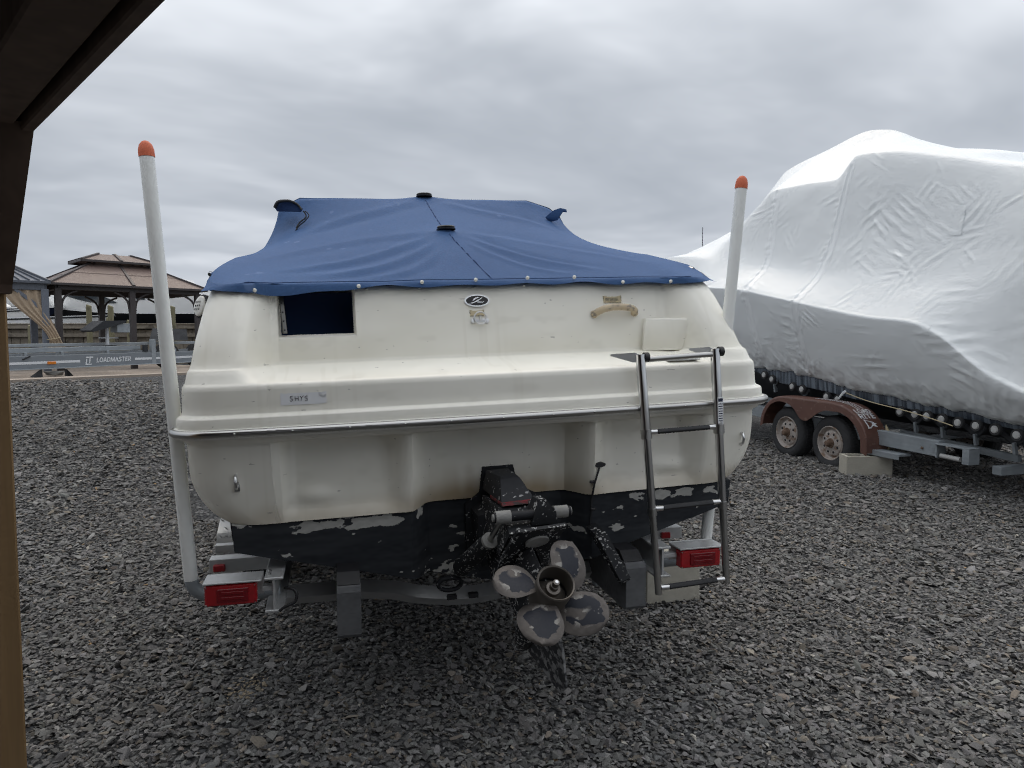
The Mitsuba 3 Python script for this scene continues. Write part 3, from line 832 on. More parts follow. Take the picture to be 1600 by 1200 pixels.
# lower unit in the drive's own tilted frame
DF = np.array([-0.10, 0.67, -0.735]); DF /= np.linalg.norm(DF)
DS = np.cross(DF, [0, 0, 1.0]); DS /= np.linalg.norm(DS)
DU = np.cross(DS, DF)
DO = np.array([0.048, -0.55, 0.791])


def dl(f, s, h):
    return DO + DF * f + DS * s + DU * h


put(dv, 'cavitation_plate', B(hull([dl(f, s, h) for f, s in ((-0.02, -0.072), (-0.02, 0.118), (-0.012, -0.077), (-0.012, 0.124), (0.16, -0.095), (0.16, 0.10), (0.34, -0.085), (0.34, 0.06), (0.46, -0.02)) for h in (0.208, 0.220)])), 'm_drive', label='black plate above the propeller with white paint specks')
put(dv, 'anode', B(xf(prism(ellipse(0.047, 0.032), [0, 0, 0], [1, 0, 0], [0, 1, 0], [0, 0, -0.008]), lambda v: DO + DF * (0.058 + v[:, 1:2]) + DS * (0.022 + v[:, :1]) + DU * (0.208 + v[:, 2:3]))), 'm_anode', label='grey oval zinc anode under the plate')
put(dv, 'leg', B(hull([dl(f, s, h) for f, s, h in ((0.08, 0, 0.20), (0.12, 0.035, 0.20), (0.12, -0.035, 0.20), (0.34, 0.04, 0.20), (0.34, -0.04, 0.20), (0.44, 0, 0.20), (0.05, 0, 0.0), (0.10, 0.022, 0), (0.10, -0.022, 0), (0.32, 0.028, 0), (0.32, -0.028, 0), (0.42, 0, 0.0))]),
    hull([dl(f, s, h) for f, s, h in ((0.10, 0.05, 0.208), (0.10, -0.05, 0.208), (0.40, 0.06, 0.208), (0.40, -0.06, 0.208), (0.14, 0.05, 0.36), (0.14, -0.05, 0.36), (0.38, 0.06, 0.36), (0.38, -0.06, 0.36))])), 'm_drive', 25)
put(dv, 'gearcase', B(lathe([(0.0, -0.01), (0.058, 0.0), (0.062, 0.06), (0.066, 0.14), (0.062, 0.24), (0.045, 0.34), (0.022, 0.41), (0.0, 0.43)][1:], dl(0.06, 0, 0), DF, 24)), 'm_drive', 40)
put(dv, 'skeg', B(hull([dl(f, s, h) for f, s, h in ((0.12, 0.012, -0.055), (0.12, -0.012, -0.055), (0.40, 0.010, -0.05), (0.40, -0.010, -0.05), (0.20, 0.003, -0.275), (0.20, -0.003, -0.275), (0.265, 0.003, -0.27), (0.265, -0.003, -0.27), (0.13, 0.005, -0.18), (0.13, -0.005, -0.18))])), 'm_skeg', 25)
# propeller
pr = put(boat, 'propeller', B(lathe([(0.0610, 0.09), (0.0610, -0.010), (0.0655, -0.014), (0.0685, -0.008), (0.0665, 0.004), (0.0655, 0.02), (0.068, 0.07), (0.068, 0.11)], DO, DF, 36)), 'm_bronze', 35, label='four bladed propeller with flaking black paint')
put(pr, 'hub', B(lathe([(0.0, -0.016), (0.011, -0.015), (0.012, 0.004), (0.015, 0.006), (0.016, 0.022), (0.025, 0.024), (0.027, 0.040), (0.0610, 0.075), (0.0611, 0.080)], DO, DF, 24)), 'm_bronze', 35)
put(pr, 'lock_nut', B(lathe([(0.0, -0.019), (0.006, -0.018), (0.0085, -0.012), (0.0085, 0.0)], DO, DF, 10)), 'm_chrome', 30)
for ang in (147, 36, -58, -135):
    ph = math.radians(ang)
    nr, nc = 22, 17
    top, bottom = [], []
    for i in range(nr):
        q = i / (nr - 1)
        r = 0.062 + 0.152 * q
        ch = 0.180 * (0.50 + 1.30 * q - 0.70 * q ** 2) * math.sqrt(max(0.0, 1 - max(0, (q - 0.34) / 0.66) ** 2.1)) + 0.002
        beta = math.atan(0.30 / (2 * math.pi * r))
        sk = 0.60 * q ** 1.5
        ra, rb = [], []
        for j in range(nc):
            tt = 2 * j / (nc - 1) - 1
            al = ph + sk * 0.4 + tt * ch / 2 * math.cos(beta) / r
            axl = 0.045 + tt * ch / 2 * math.sin(beta) * -1 - 0.02 * q + 0.012 * tt * tt
            th = 0.0045 * (1 - 0.6 * q) * (1 - tt ** 4) + 0.0012
            rad = DS * math.cos(al) + DU * math.sin(al)
            ra.append(DO + rad * r + DF * (axl - th))
            rb.append(DO + rad * r + DF * (axl + th))
        top.append(ra)
        bottom.append(rb)
    top, bottom = np.array(top), np.array(bottom)
    rim = np.concatenate([top[:, 0], top[-1, 1:], top[::-1, -1][1:]])
    rim2 = np.concatenate([bottom[:, 0], bottom[-1, 1:], bottom[::-1, -1][1:]])
    qq, tq = np.meshgrid(np.linspace(0, 1, nr), np.linspace(-1, 1, nc), indexing='ij')
    uv1 = np.stack([qq, tq], -1)
    uvr = np.concatenate([uv1[:, 0], uv1[-1, 1:], uv1[::-1, -1][1:]])
    put(pr, 'blade', B(grid(top), grid(bottom, True), grid([rim, rim2])), 'm_prop', True, uv=np.concatenate([uv1.reshape(-1, 2), uv1.reshape(-1, 2), uvr, uvr]) * [1, 1])
# speed sensor foot and its cable
sn = put(boat, 'sensor_bracket', B(hull([[0.385, 0.06, 0.80], [0.425, 0.06, 0.815], [0.388, -0.06, 0.79], [0.43, -0.06, 0.80], [0.385, -0.03, 0.76], [0.47, -0.11, 0.60], [0.515, -0.11, 0.612], [0.47, -0.10, 0.585], [0.515, -0.10, 0.60], [0.48, -0.02, 0.60], [0.43, 0.06, 0.74]])), 'm_drive', label='black speckled sensor bracket at the foot of the right hull')
put(sn, 'cable', B(tube(curve([[a_, float(hull_off(np.array(a_), max(c_, 0.94))) - 0.010 + (0.012 if c_ < 0.94 else 0), c_] for a_, c_ in ((0.445, 1.065), (0.430, 1.03), (0.416, 0.985), (0.410, 0.95), (0.408, 0.92), (0.406, 0.87), (0.402, 0.81))] + [[0.41, 0.04, 0.77], [0.44, -0.07, 0.70]], 40), 0.0042, 8)), 'm_black', True)
v0 = float(hull_off(np.array(0.445), 1.07)) + 0.006
put(sn, 'cable_fitting', B(hull([[0.445 + 0.028 * math.cos(t), v0 - 0.02 + d, 1.072 + 0.011 * math.sin(t)] for t in np.linspace(0, 6.28, 14) for d in (0, 0.03)]), [box([0.409, v0 - 0.015, z], (0.022, 0.014, 0.012), 0.003) for z in (1.0, 0.88)]), 'm_black', 30)

# ---------------------------------------------------------------- blue cockpit cover: a membrane stretched over its bows and poles
NU, NV = 121, 141
U1, V1 = np.linspace(-1, 1, NU), np.linspace(0, 1, NV)
vv = 0.345 + 3.25 * V1 ** 1.25
half = 1.166 - 0.20 * (1 - np.sqrt(1 - np.clip((0.545 - vv) / 0.20, 0, 1) ** 2))
half = half - 0.095 * sstep(0.5, 1.5, vv) - 0.06 * sstep(1.5, 3.6, vv)
CU = UC + U1[:, None] * half[None]
CV = np.repeat(vv[None], NU, 0)
CV = CV - 0.075 * sstep(0.88, 1.0, np.abs(CU - UC)) * np.exp(-(CV - 0.345) / 0.25)
hemz = np.interp(CV, [0.345, 0.45, 0.6, 1.0, 1.5, 1.9, 3.6], [1.893, 1.920, 1.980, 2.080, 2.155, 2.18, 2.12])
Z = hemz.copy()
fix = np.zeros((NU, NV), bool)
fix[0] = fix[-1] = True
fix[:, 0] = fix[:, -1] = True
Z[:, -1] = 2.10


def pin(u0, u1, v0, v1, z):
    m = (CU >= u0) & (CU <= u1) & (CV >= v0) & (CV <= v1)
    fix[m] = True
    Z[m] = z(CU[m], CV[m]) if callable(z) else z


jb = int(np.argmin(np.abs(vv - 1.78)))
for i in range(NU):
    u = CU[i, jb]
    if -0.80 < u < 0.645:
        fix[i, jb] = True
        Z[i, jb] = 2.527 + 0.018 * math.exp(-((u + 0.03) / 0.12) ** 2)
    elif -0.93 < u <= -0.80:
        fix[i, jb] = True
        Z[i, jb] = 2.527 - 0.55 * (-0.80 - u)
    elif 0.645 <= u < 0.88:
        fix[i, jb] = True
        Z[i, jb] = 2.527 - 0.30 * (u - 0.645) - 0.5 * max(0, u - 0.80)
jf = int(np.argmin(np.abs(vv - 2.55)))
for i in range(NU):
    if abs(CU[i, jf] - UC) < 0.72:
        fix[i, jf] = True
        Z[i, jf] = 2.50
ipole = int(np.argmin(np.abs(CU[:, 60] + 0.028)))
jp = int(np.argmin(np.abs(vv - 1.0)))
fix[ipole - 1:ipole + 2, jp - 1:jp + 2] = True
Z[ipole - 1:ipole + 2, jp - 1:jp + 2] = 2.222
idm = np.arange(NU * NV).reshape(NU, NV)
A = lil_matrix((NU * NV, NU * NV))
rhs = np.zeros(NU * NV)
for i in range(NU):
    for j in range(NV):
        k = idm[i, j]
        if fix[i, j]:
            A[k, k] = 1
            rhs[k] = Z[i, j]
        else:
            hu = half[j] * 2 / (NU - 1)
            h0, h1 = vv[j] - vv[j - 1], vv[j + 1] - vv[j]
            a = 1 / hu ** 2
            A[k, idm[i - 1, j]] = A[k, idm[i + 1, j]] = a
            A[k, idm[i, j - 1]] = 2 / (h0 * (h0 + h1))
            A[k, idm[i, j + 1]] = 2 / (h1 * (h0 + h1))
            A[k, k] = -2 * a - 2 / (h0 * h1)
            rhs[k] = -0.12
Z = spsolve(A.tocsr(), rhs).reshape(NU, NV)


def fold(path, amp, w):
    """a crease: ridge with a valley beside it, along a curve in (u, v)"""
    q = curve(np.array([[a, b, 0] for a, b in path]), 60)[:, :2]
    tq = np.gradient(q, axis=0)
    tq /= np.linalg.norm(tq, axis=1, keepdims=True)
    P2 = np.stack([CU, CV], -1)[:, :, None, :] - q
    d2 = (P2 ** 2).sum(-1)
    k = d2.argmin(-1)
    D = np.take_along_axis(P2, k[..., None, None].repeat(2, -1), 2)[:, :, 0]
    nrm = np.stack([-tq[:, 1], tq[:, 0]], -1)[k]
    x = (D * nrm).sum(-1)
    t = k / 59.0
    env = np.clip(np.minimum(t / 0.15, (1 - t) / 0.25), 0, 1)
    far = np.exp(-np.maximum(d2.min(-1) - x ** 2, 0) / (w * w))
    return amp * env * far * (np.exp(-(x / w) ** 2) - 0.7 * np.exp(-((x - 1.7 * w) / (1.2 * w)) ** 2))


for path, amp, w in (([(-0.10, 0.97), (-0.38, 0.74), (-0.62, 0.60), (-0.88, 0.54)], 0.016, 0.030), ([(-0.08, 0.93), (-0.28, 0.64), (-0.50, 0.49), (-0.74, 0.43)], 0.015, 0.026),
                     ([(-0.06, 0.90), (-0.18, 0.60), (-0.32, 0.45), (-0.50, 0.39)], 0.010, 0.022), ([(0.05, 0.95), (0.26, 0.70), (0.46, 0.55), (0.70, 0.47)], 0.014, 0.030),
                     ([(0.04, 0.90), (0.20, 0.60), (0.36, 0.46), (0.54, 0.40)], 0.009, 0.024), ([(-0.10, 1.72), (-0.32, 1.55), (-0.62, 1.42), (-0.82, 1.34)], 0.014, 0.05), ([(0.06, 1.70), (0.28, 1.52), (0.52, 1.44), (0.76, 1.40)], 0.014, 0.05),
                     ([(-0.06, 1.02), (-0.4, 1.0), (-0.8, 0.9), (-1.02, 0.72)], 0.008, 0.05), ([(0.05, 1.0), (0.4, 0.9), (0.8, 0.74), (1.02, 0.6)], 0.008, 0.05), ([(0.92, 0.44), (1.0, 0.47), (1.06, 0.52)], 0.008, 0.014), ([(0.86, 0.40), (0.97, 0.42), (1.05, 0.47)], 0.006, 0.012)):
    Z = Z + fold(path, amp * 0.72, w)
Z += 0.006 * (meshkit.fbm(np.stack([CU * 4, CV * 4, 0 * CU], -1), 3, 8) - 0.5)
top = np.stack([CU, CV, Z], -1)
loop = np.concatenate([top[:, 0], top[-1, 1:], top[::-1, -1][1:], top[0, ::-1][1:]])
per = np.linspace(0, 1, len(loop))
wav = 0.006 * np.sin(np.arange(len(loop)) * 0.33) + 0.005 * np.sin(np.arange(len(loop)) * 0.12 + 1)
outw = (loop - [UC, 1.9, 0]) * [1, 1, 0]
outw = np.sign(outw) * (np.abs(outw) > [0.9, 1.4, 9])
onstern = loop[:, 1] < 0.36
dropz = np.where(onstern, 0.022 + wav, np.maximum(0.03, loop[:, 2] - 1.885))
dropz = dropz + 0.022 * np.exp(-((loop[:, 0] + 0.78) / 0.20) ** 2) * onstern - 0.010 * np.exp(-((loop[:, 0] - 0.02) / 0.1) ** 2) * onstern
s1 = loop + outw * [0.012, 0.014, 0] - np.stack([0 * per, 0 * per, 0.012 + 0 * per], -1)
s2 = loop + outw * np.stack([np.where(onstern, 0.020, np.clip(1.184 - np.abs(loop[:, 0] - UC), 0.02, 0.2)), 0.018 + 0 * per, 0 * per], -1) - np.stack([0 * per, 0 * per, dropz], -1)
s3 = s2 - outw * [0.006, 0.006, 0] + [0, 0, 0.004]
cover = thing('boat_cover', 'blue canvas cockpit cover stretched over the cream motor boat', 'boat cover')
put(cover, 'canvas', B(grid(top, True), grid([loop, s1, s2, s3], False)), 'm_cover', 50)


def cz(u, v):
    i, j = int(np.argmin(np.abs(CU[:, 10] - u))), int(np.argmin(np.abs(vv - v)))
    return Z[i, j]


for u, v in ((-0.034, 1.78), (-0.028, 1.0)):
    z = cz(u, v)
    vn = put(cover, 'vent', B(lathe([(0.050, -0.004), (0.052, 0.002), (0.047, 0.005), (0.042, 0.0055), (0.042, 0.009), (0.049, 0.010), (0.047, 0.013), (0.0, 0.013)], [u, v, z], [0, 0, 1], 24)), 'm_black', 35)
    put(vn, 'lid', B(lathe([(0.047, 0.0132), (0.045, 0.016), (0.020, 0.019), (0.0, 0.019)], [u, v, z], [0, 0, 1], 24)), 'm_anode', 35)
seam = []
for u0, v0, u1, v1 in ((-0.034, 1.74, -0.028, 1.05), (-0.022, 0.95, 0.07, 0.36)):
    seam.append(tube(np.array([[u0 + (u1 - u0) * t, v0 + (v1 - v0) * t, cz(u0 + (u1 - u0) * t, v0 + (v1 - v0) * t) + 0.001] for t in np.linspace(0, 1, 40)]), 0.0022, 5))
hemline = np.concatenate([top[2:-2, 2]])
put(cover, 'hem_stitching', B(tube(hemline + [0, 0, 0.0012], 0.0016, 5)), 'm_cover_dark', True)
put(cover, 'seam', B(seam), 'm_cover_dark', True)
sk = s2[: NU]
for u in (-0.955, -0.52, -0.26, -0.005, 0.235, 0.452, 0.690, 0.93):
    k = int(np.argmin(np.abs(sk[:, 0] - u)))
    zz = 0.012 if abs(u - 0.1) < 0.5 else 0.0
    put(cover, 'snap', B(rail_disc(sk[k] + [0, -0.001, 0.012 + zz], [sk[k][0] * 0.5 if abs(u) > 0.9 else 0, -1, 0.3], 0.0085, 0.006, 12)), 'm_white', True)
# unbuttoned corner flaps
fz = cz(-0.83, 1.6)
fl = put(cover, 'flap', B(hull(np.array([-0.86, 1.58, 2.425]) + 0.80 * (np.array([[-0.955, 1.60, 2.43], [-0.945, 1.58, 2.455], [-0.90, 1.56, 2.47], [-0.85, 1.55, 2.472], [-0.80, 1.54, 2.455], [-0.755, 1.54, 2.415], [-0.77, 1.54, 2.392], [-0.86, 1.56, 2.40], [-0.94, 1.60, 2.405], [-0.87, 1.70, 2.45], [-0.92, 1.68, 2.42]]) - [-0.86, 1.58, 2.425]))), 'm_cover_dark', 60, label='dark rolled-up flap at the cover\'s upper left corner')
put(fl, 'fold', B(tube(curve(np.array([-0.86, 1.58, 2.425]) + 0.80 * (np.array([[-0.95, 1.56, 2.425], [-0.92, 1.54, 2.465], [-0.86, 1.53, 2.470], [-0.80, 1.53, 2.45], [-0.765, 1.525, 2.405]]) - [-0.86, 1.58, 2.425]), 18), np.linspace(0.011, 0.006, 18), 8)), 'm_black', True)
put(fl, 'strap', B(tube(curve([[-0.765, 1.52, 2.40], [-0.745, 1.52, 2.375], [-0.765, 1.51, 2.345], [-0.80, 1.51, 2.315], [-0.822, 1.50, 2.285]], 20), 0.006, 6, squash=(1.2, 0.5)), tube(curve([[-0.775, 1.52, 2.40], [-0.76, 1.515, 2.37], [-0.80, 1.51, 2.33], [-0.818, 1.50, 2.30]], 20), 0.004, 6)), 'm_black', True)
put(cover, 'flap', B(hull([[0.715, 1.60, 2.385], [0.735, 1.60, 2.405], [0.77, 1.58, 2.43], [0.81, 1.57, 2.442], [0.83, 1.56, 2.425], [0.795, 1.57, 2.39], [0.79, 1.58, 2.365], [0.75, 1.62, 2.36]]), hull([[0.80, 1.57, 2.436], [0.815, 1.57, 2.440], [0.845, 1.56, 2.432], [0.85, 1.56, 2.412], [0.835, 1.56, 2.42], [0.81, 1.58, 2.42], [0.82, 1.6, 2.43]])), 'm_cover', 60, label='blue flap sticking up at the cover\'s upper right corner')

# ---------------------------------------------------------------- its trailer
tr = thing('boat_trailer', 'silver boat trailer under the cream motor boat with white guide poles', 'trailer')
for s, (b, tt) in enumerate((((-1.235, 0.2, 0.668), (-1.349, 0.2, 2.335)), ((1.050, 0.2, 0.655), (1.204, 0.2, 2.345)))):
    b, tt = np.array(b), np.array(tt)
    d = (tt - b) / np.linalg.norm(tt - b)
    gp = put(tr, 'guide_pole', TR(tube([b, tt], 0.0268, 24)), 'm_pvc', 40, label='tall white guide pole with orange tip, ' + ('left' if s == 0 else 'right') + ' of the boat')
    put(gp, 'cap', TR(lathe([(0.0288, -0.010), (0.0290, 0.004), (0.028, 0.019), (0.023, 0.036), (0.013, 0.048), (0.0, 0.053)], tt, d, 24)), 'm_orange', 40)
    x = b[0]
    q = 1 if s == 0 else -1
    put(gp, 'elbow', TR(tube(curve([b + [0, 0, 0.01], b + [q * 0.004, 0, -0.02], b + [q * 0.03, 0, -0.055], b + [q * 0.08, 0, -0.072], b + [q * 0.34, 0, -0.075]], 24), 0.026, 16)), 'm_galv', 40)
TC = -0.085
for s in (-1, 1):
    x = TC + s * 0.82
    put(tr, 'side_rail', TR([lohi([x - 0.035, 0.005, z], [x + 0.035, 5.2, z + 0.010], 0.002) for z in (0.575, 0.703)], lohi([x - 0.005, 0.012, 0.585], [x + 0.005, 5.2, 0.703], 0.001)), 'm_alu')
    put(tr, 'rail_bolt', TR([rail_disc([x + q, 0.05, 0.714], [0, 0, 1], 0.008, 0.006, 6) for q in (-0.02, -0.02 + 0.0001)], rail_disc([x - 0.02, 0.085, 0.714], [0, 0, 1], 0.008, 0.006, 6)), 'm_steel')
    a, b = (TC - 1.075, TC - 0.865) if s < 0 else (TC + 0.895, TC + 1.115)
    lt = put(tr, 'light_bracket', TR(lohi([a, -0.004, 0.704 if s < 0 else 0.694], [b, 0.11, 0.711 if s < 0 else 0.701], 0.002), lohi([a, 0.104, 0.62], [b, 0.11, 0.704], 0.001), lohi([min(b, x) - 0.0, 0.03, 0.655] if s < 0 else [x, 0.03, 0.655], [x, 0.07, 0.672] if s < 0 else [max(a, x), 0.07, 0.672], 0.001)), 'm_alu')
    zt = 0.700 if s < 0 else 0.690
    lm = put(tr, 'tail_light', TR(lohi([a + 0.006, 0.0, zt - 0.080], [b - 0.018, 0.05, zt - 0.001], 0.005)), 'm_red', label=('left' if s < 0 else 'right') + ' red tail light under its silver bracket')
    c0, c1 = a + 0.006, b - 0.018
    put(lm, 'lens_panel', TR(lohi([c0 + 0.045, -0.006, zt - 0.066], [c1 - 0.028, 0.003, zt - 0.014], 0.004), lohi([c0 + 0.060, -0.0085, zt - 0.056], [c1 - 0.045, -0.004, zt - 0.045], 0.003), lohi([c0 + 0.060, -0.0085, zt - 0.036], [c1 - 0.045, -0.004, zt - 0.025], 0.003)), 'm_red_deep')
    put(lm, 'screw', TR([rail_disc([q, -0.001, zz], [0, -1, 0], 0.0028, 0.003, 8) for q in (c0 + 0.006, c1 - 0.006) for zz in (zt - 0.074, zt - 0.007)]), 'm_steel')
    # cross bar with its little marker light, fender and wheels
    xa, xb = sorted((x, TC + s * 1.115))
    put(tr, 'fender_bar', TR(lohi([xa, 0.40, 0.625], [xb, 0.408, 0.682], 0.001), lohi([xa, 0.408, 0.676], [xb, 0.47, 0.682], 0.001), lohi([xa, 0.56, 0.665], [xb, 0.60, 0.70], 0.002)), 'm_alu')
    xm = TC - 1.075 if s < 0 else TC + 1.02
    put(tr, 'marker_light', TR(lohi([xm - 0.022, 0.385, 0.632], [xm + 0.026, 0.402, 0.662], 0.004)), 'm_red', label='small red marker light behind the ' + ('left' if s < 0 else 'right') + ' tail light')
    f0, f1 = sorted((TC + s * 1.02, TC + s * 1.125)) if s < 0 else sorted((TC + s * 0.98, TC + s * 1.10))
    prof = [(0.62, 0.48), (0.66, 0.66), (0.70, 0.72), (0.80, 0.76), (3.55, 0.76), (3.70, 0.72), (3.80, 0.60)]
    fd = put(tr, 'fender', TR(grid([[[f0, a_, b_] for a_, b_ in prof], [[f1, a_, b_] for a_, b_ in prof]], True)), 'm_alu', 30, label='silver diamond plate fender of the trailer')
    tread = []
    for i in range(9):
        for j in range(5):
            for (vq, zq, nv, nz) in ((0.64 + 0.012 * i, 0.50 + 0.034 * i, -0.96, 0.25),):
                cc = np.array([f0 + 0.02 + (f1 - f0 - 0.04) * (j + 0.5 * (i % 2)) / 5, float(np.interp(zq, [0.48, 0.66, 0.78, 0.83], [0.62, 0.66, 0.74, 0.86])), zq])
                dd = np.array([0.7, 0.15, 0.7 if (i + j) % 2 else -0.7])
                tread.append(hull([cc - dd * 0.014, cc + dd * 0.014, cc + [0.003, 0, 0.003], cc - [0.003, 0, 0.003], cc + np.array([0, nv, nz]) * 0.005]))
    put(fd, 'tread_pattern', TR(tread), 'm_alu')
    for vw in (2.30, 3.10):
        o = np.array([(f0 + f1) / 2 - 0.09 if s < 0 else (f0 + f1) / 2 - 0.09, vw, 0.325])
        whl = put(tr, 'wheel', TR(lathe([(0.20, 0.0), (0.26, -0.005), (0.31, 0.01), (0.325, 0.04), (0.325, 0.14), (0.31, 0.17), (0.26, 0.185), (0.20, 0.18)], o, [1, 0, 0], 36)), 'm_rubber', 40)
        put(whl, 'rim', TR(lathe([(0.20, 0.0), (0.19, 0.04), (0.08, 0.05), (0.0, 0.05)], o, [1, 0, 0], 24), lathe([(0.20, 0.18), (0.19, 0.14), (0.08, 0.13), (0.0, 0.13)], o, [1, 0, 0], 24)), 'm_rim', 40)
    bx = TC + (-0.54 if s < 0 else 0.642)
    bk = put(tr, 'bunk', TR(hull([[bx + q, v, z] for q in (-0.045, 0.045) for v, z in ((-0.10, 0.50), (-0.10, 0.665), (-0.085, 0.485), (-0.085, 0.685), (3.9, 0.50), (3.9, 0.70))])), 'm_carpet', label='carpeted bunk end standing out under the ' + ('left' if s < 0 else 'right') + ' hull')
    put(bk, 'slide', TR(hull([[bx + q, v, z] for q in (-0.043, 0.043) for v, z in ((-0.075, 0.688), (-0.02, 0.722), (3.9, 0.73), (3.9, 0.702))])), 'm_black')
    put(bk, 'post', TR(lohi([bx - 0.02, 0.33, 0.44], [bx + 0.02, 0.38, 0.52])), 'm_galv')
q = np.array([[TC - 0.82, 0.35, 0.52], [TC - 0.52, 0.35, 0.52], [TC - 0.36, 0.35, 0.505], [TC - 0.20, 0.35, 0.468], [TC, 0.35, 0.448], [TC + 0.20, 0.35, 0.468], [TC + 0.36, 0.35, 0.505], [TC + 0.52, 0.35, 0.52], [TC + 0.82, 0.35, 0.52]])
cm = put(tr, 'cross_member', TR(tube(curve(q, 60), 0.044, 4)), 'm_alu', 30, label='bowed silver cross member low under the keel')
put(cm, 'bolt_slot', TR([lohi([TC + d0, 0.303, 0.448], [TC + d0 + 0.045, 0.330, 0.470], 0.002) for d0 in (-0.10, 0.0)]), 'm_black')
put(tr, 'hanging_wire', TR(tube(curve([[TC - 0.78, 0.03, 0.66], [TC - 0.75, 0.0, 0.665], [TC - 0.735, -0.01, 0.645], [TC - 0.74, -0.012, 0.62], [TC - 0.78, -0.012, 0.60], [TC - 0.80, -0.01, 0.585]], 24), 0.006, 8)), 'm_black', True)
t = np.linspace(0, 4.4 * math.pi, 70)
put(tr, 'coiled_hose', TR(tube(np.stack([-0.20 + 0.05 * np.cos(t), 0.12 + 0.010 * t / 6, 0.585 + 0.028 * np.sin(t)], -1), 0.008, 7)), 'm_drive_dark', True, label='coil of dark hose under the hull')
put(tr, 'tongue', TR(beam([TC - 0.82, 5.2, 0.60], [TC, 7.6, 0.55], 0.08, 0.12), beam([TC + 0.82, 5.2, 0.60], [TC, 7.6, 0.55], 0.08, 0.12), [lohi([TC - 0.82, v, 0.50], [TC + 0.82, v + 0.06, 0.56]) for v in (1.7, 3.4, 5.0)], lohi([TC - 1.2, 2.27, 0.29], [TC + 1.1, 2.33, 0.35]), lohi([TC - 1.2, 3.07, 0.29], [TC + 1.1, 3.13, 0.35]), lohi([TC - 0.04, 7.4, 0.0], [TC + 0.04, 7.5, 0.55])), 'm_galv')

# ---------------------------------------------------------------- concrete blocks


def block(c, yaw, size, label, cells=True):
    l, w, h = size
    R = np.array([[math.cos(yaw), -math.sin(yaw), 0], [math.sin(yaw), math.cos(yaw), 0], [0, 0, 1]])
    from shapely.geometry import box as sbox
    pg = sbox(-l / 2, -w / 2, l / 2, w / 2).buffer(-0.008).buffer(0.008, 3)
    if cells:
        for s in (-1, 1):
            pg = pg.difference(sbox(s * l * 0.235 - l * 0.185, -w / 2 + 0.035, s * l * 0.235 + l * 0.185, w / 2 - 0.035).buffer(-0.02).buffer(0.02, 3))
    m = trimesh.creation.extrude_polygon(pg, h, engine='earcut')
    v = m.vertices @ R.T + np.asarray(c)
    k = single('concrete_block', tm(v, m.faces), 'm_conc', label, 'block', 30)
    return k


block((4.25, 8.46, gz(4.25, 8.46) - 0.005), math.radians(-4), (0.53, 0.24, 0.235), 'pale hollow concrete block beside the rear wheel of the tandem trailer')
block((0.98, 4.42, 0.0), YAW, (0.36, 0.20, 0.30), 'tan block under the boat trailer behind the foot of the ladder', False)

# ---------------------------------------------------------------- large boat under shrink wrap on its tandem trailer
WA = np.array([3.841, 9.869, 0.0])
wan = math.radians(-72.6)
WD = np.array([math.cos(wan), math.sin(wan), 0.0])       # s: towards the stern (nearer the camera)
WN = np.array([-WD[1], WD[0], 0.0])                       # n: away from the visible side


def ww(q):
    q = np.asarray(q, float)
    return WA + q[..., :1] * WD + q[..., 1:2] * WN + q[..., 2:3] * np.array([0, 0, 1.0])


def WB(*m):
    return xf(J(*m), ww)


def itp(pts):
    s, z = zip(*pts)
    return lambda x: np.interp(x, s, z) if len(s) < 3 else PchipInterpolator(s, z, extrapolate=True)(np.clip(x, s[0], s[-1]))


CN = 1.30
z_bot = itp([(-5.4, 2.05), (-4, 1.62), (-2, 1.28), (-0.91, 1.17), (-0.33, 1.14), (0.45, 1.05), (0.91, 0.97), (1.61, 0.92), (2.46, 0.84), (3.16, 0.78), (4.6, 0.74)])
z_gun = itp([(-5.4, 3.00), (-4, 2.78), (-1.92, 2.48), (-0.96, 2.38), (-0.21, 2.24), (0.93, 2.01), (1.65, 1.88), (2.19, 1.82), (2.53, 1.68), (2.85, 1.43), (3.1, 1.24), (3.5, 1.10), (4.6, 1.02)])
z_rail = itp([(-5.4, 3.34), (-3.1, 3.12), (-1.48, 2.84), (-0.14, 2.61), (1.5, 2.42), (2.6, 2.30), (4.6, 2.12)])
z_sh = itp([(-5.4, 3.345), (-4.2, 3.30), (-2.47, 3.30), (-1.40, 3.72), (-0.99, 3.90), (-0.3, 3.86), (0.30, 3.80), (0.66, 4.03), (1.0, 3.98), (2.01, 3.69), (2.83, 3.40), (4.6, 3.15)])
z_top = itp([(-5.4, 3.30), (-5.03, 3.35), (-4.21, 3.475), (-3.56, 3.59), (-2.77, 3.755), (-2.33, 3.90), (-2.16, 4.02), (-2.02, 4.24), (-1.80, 4.405), (-0.83, 4.52), (-0.13, 4.59), (0.33, 4.50), (0.57, 4.39), (0.90, 4.19), (1.29, 4.00), (2.0, 3.80), (2.22, 3.72), (2.45, 3.55), (4.6, 3.30)])
n_bot = itp([(-5.4, 1.22), (-4.5, 0.80), (-3, 0.42), (-1.5, 0.28), (0, 0.25), (4.6, 0.25)])
n_gun = itp([(-5.4, 1.20), (-4.6, 0.55), (-3.4, 0.10), (-2, -0.14), (-1, -0.19), (0, -0.2), (2.2, -0.2), (2.9, -0.12), (3.2, -0.02), (4.6, 0.02)])
n_rail = itp([(-5.4, 1.22), (-4.6, 0.72), (-3.4, 0.32), (-2, 0.17), (0, 0.15), (4.6, 0.06)])
n_sh = itp([(-5.4, 1.26), (-4.5, 0.95), (-3, 0.62), (-1.5, 0.46), (0, 0.45), (4.6, 0.45)])


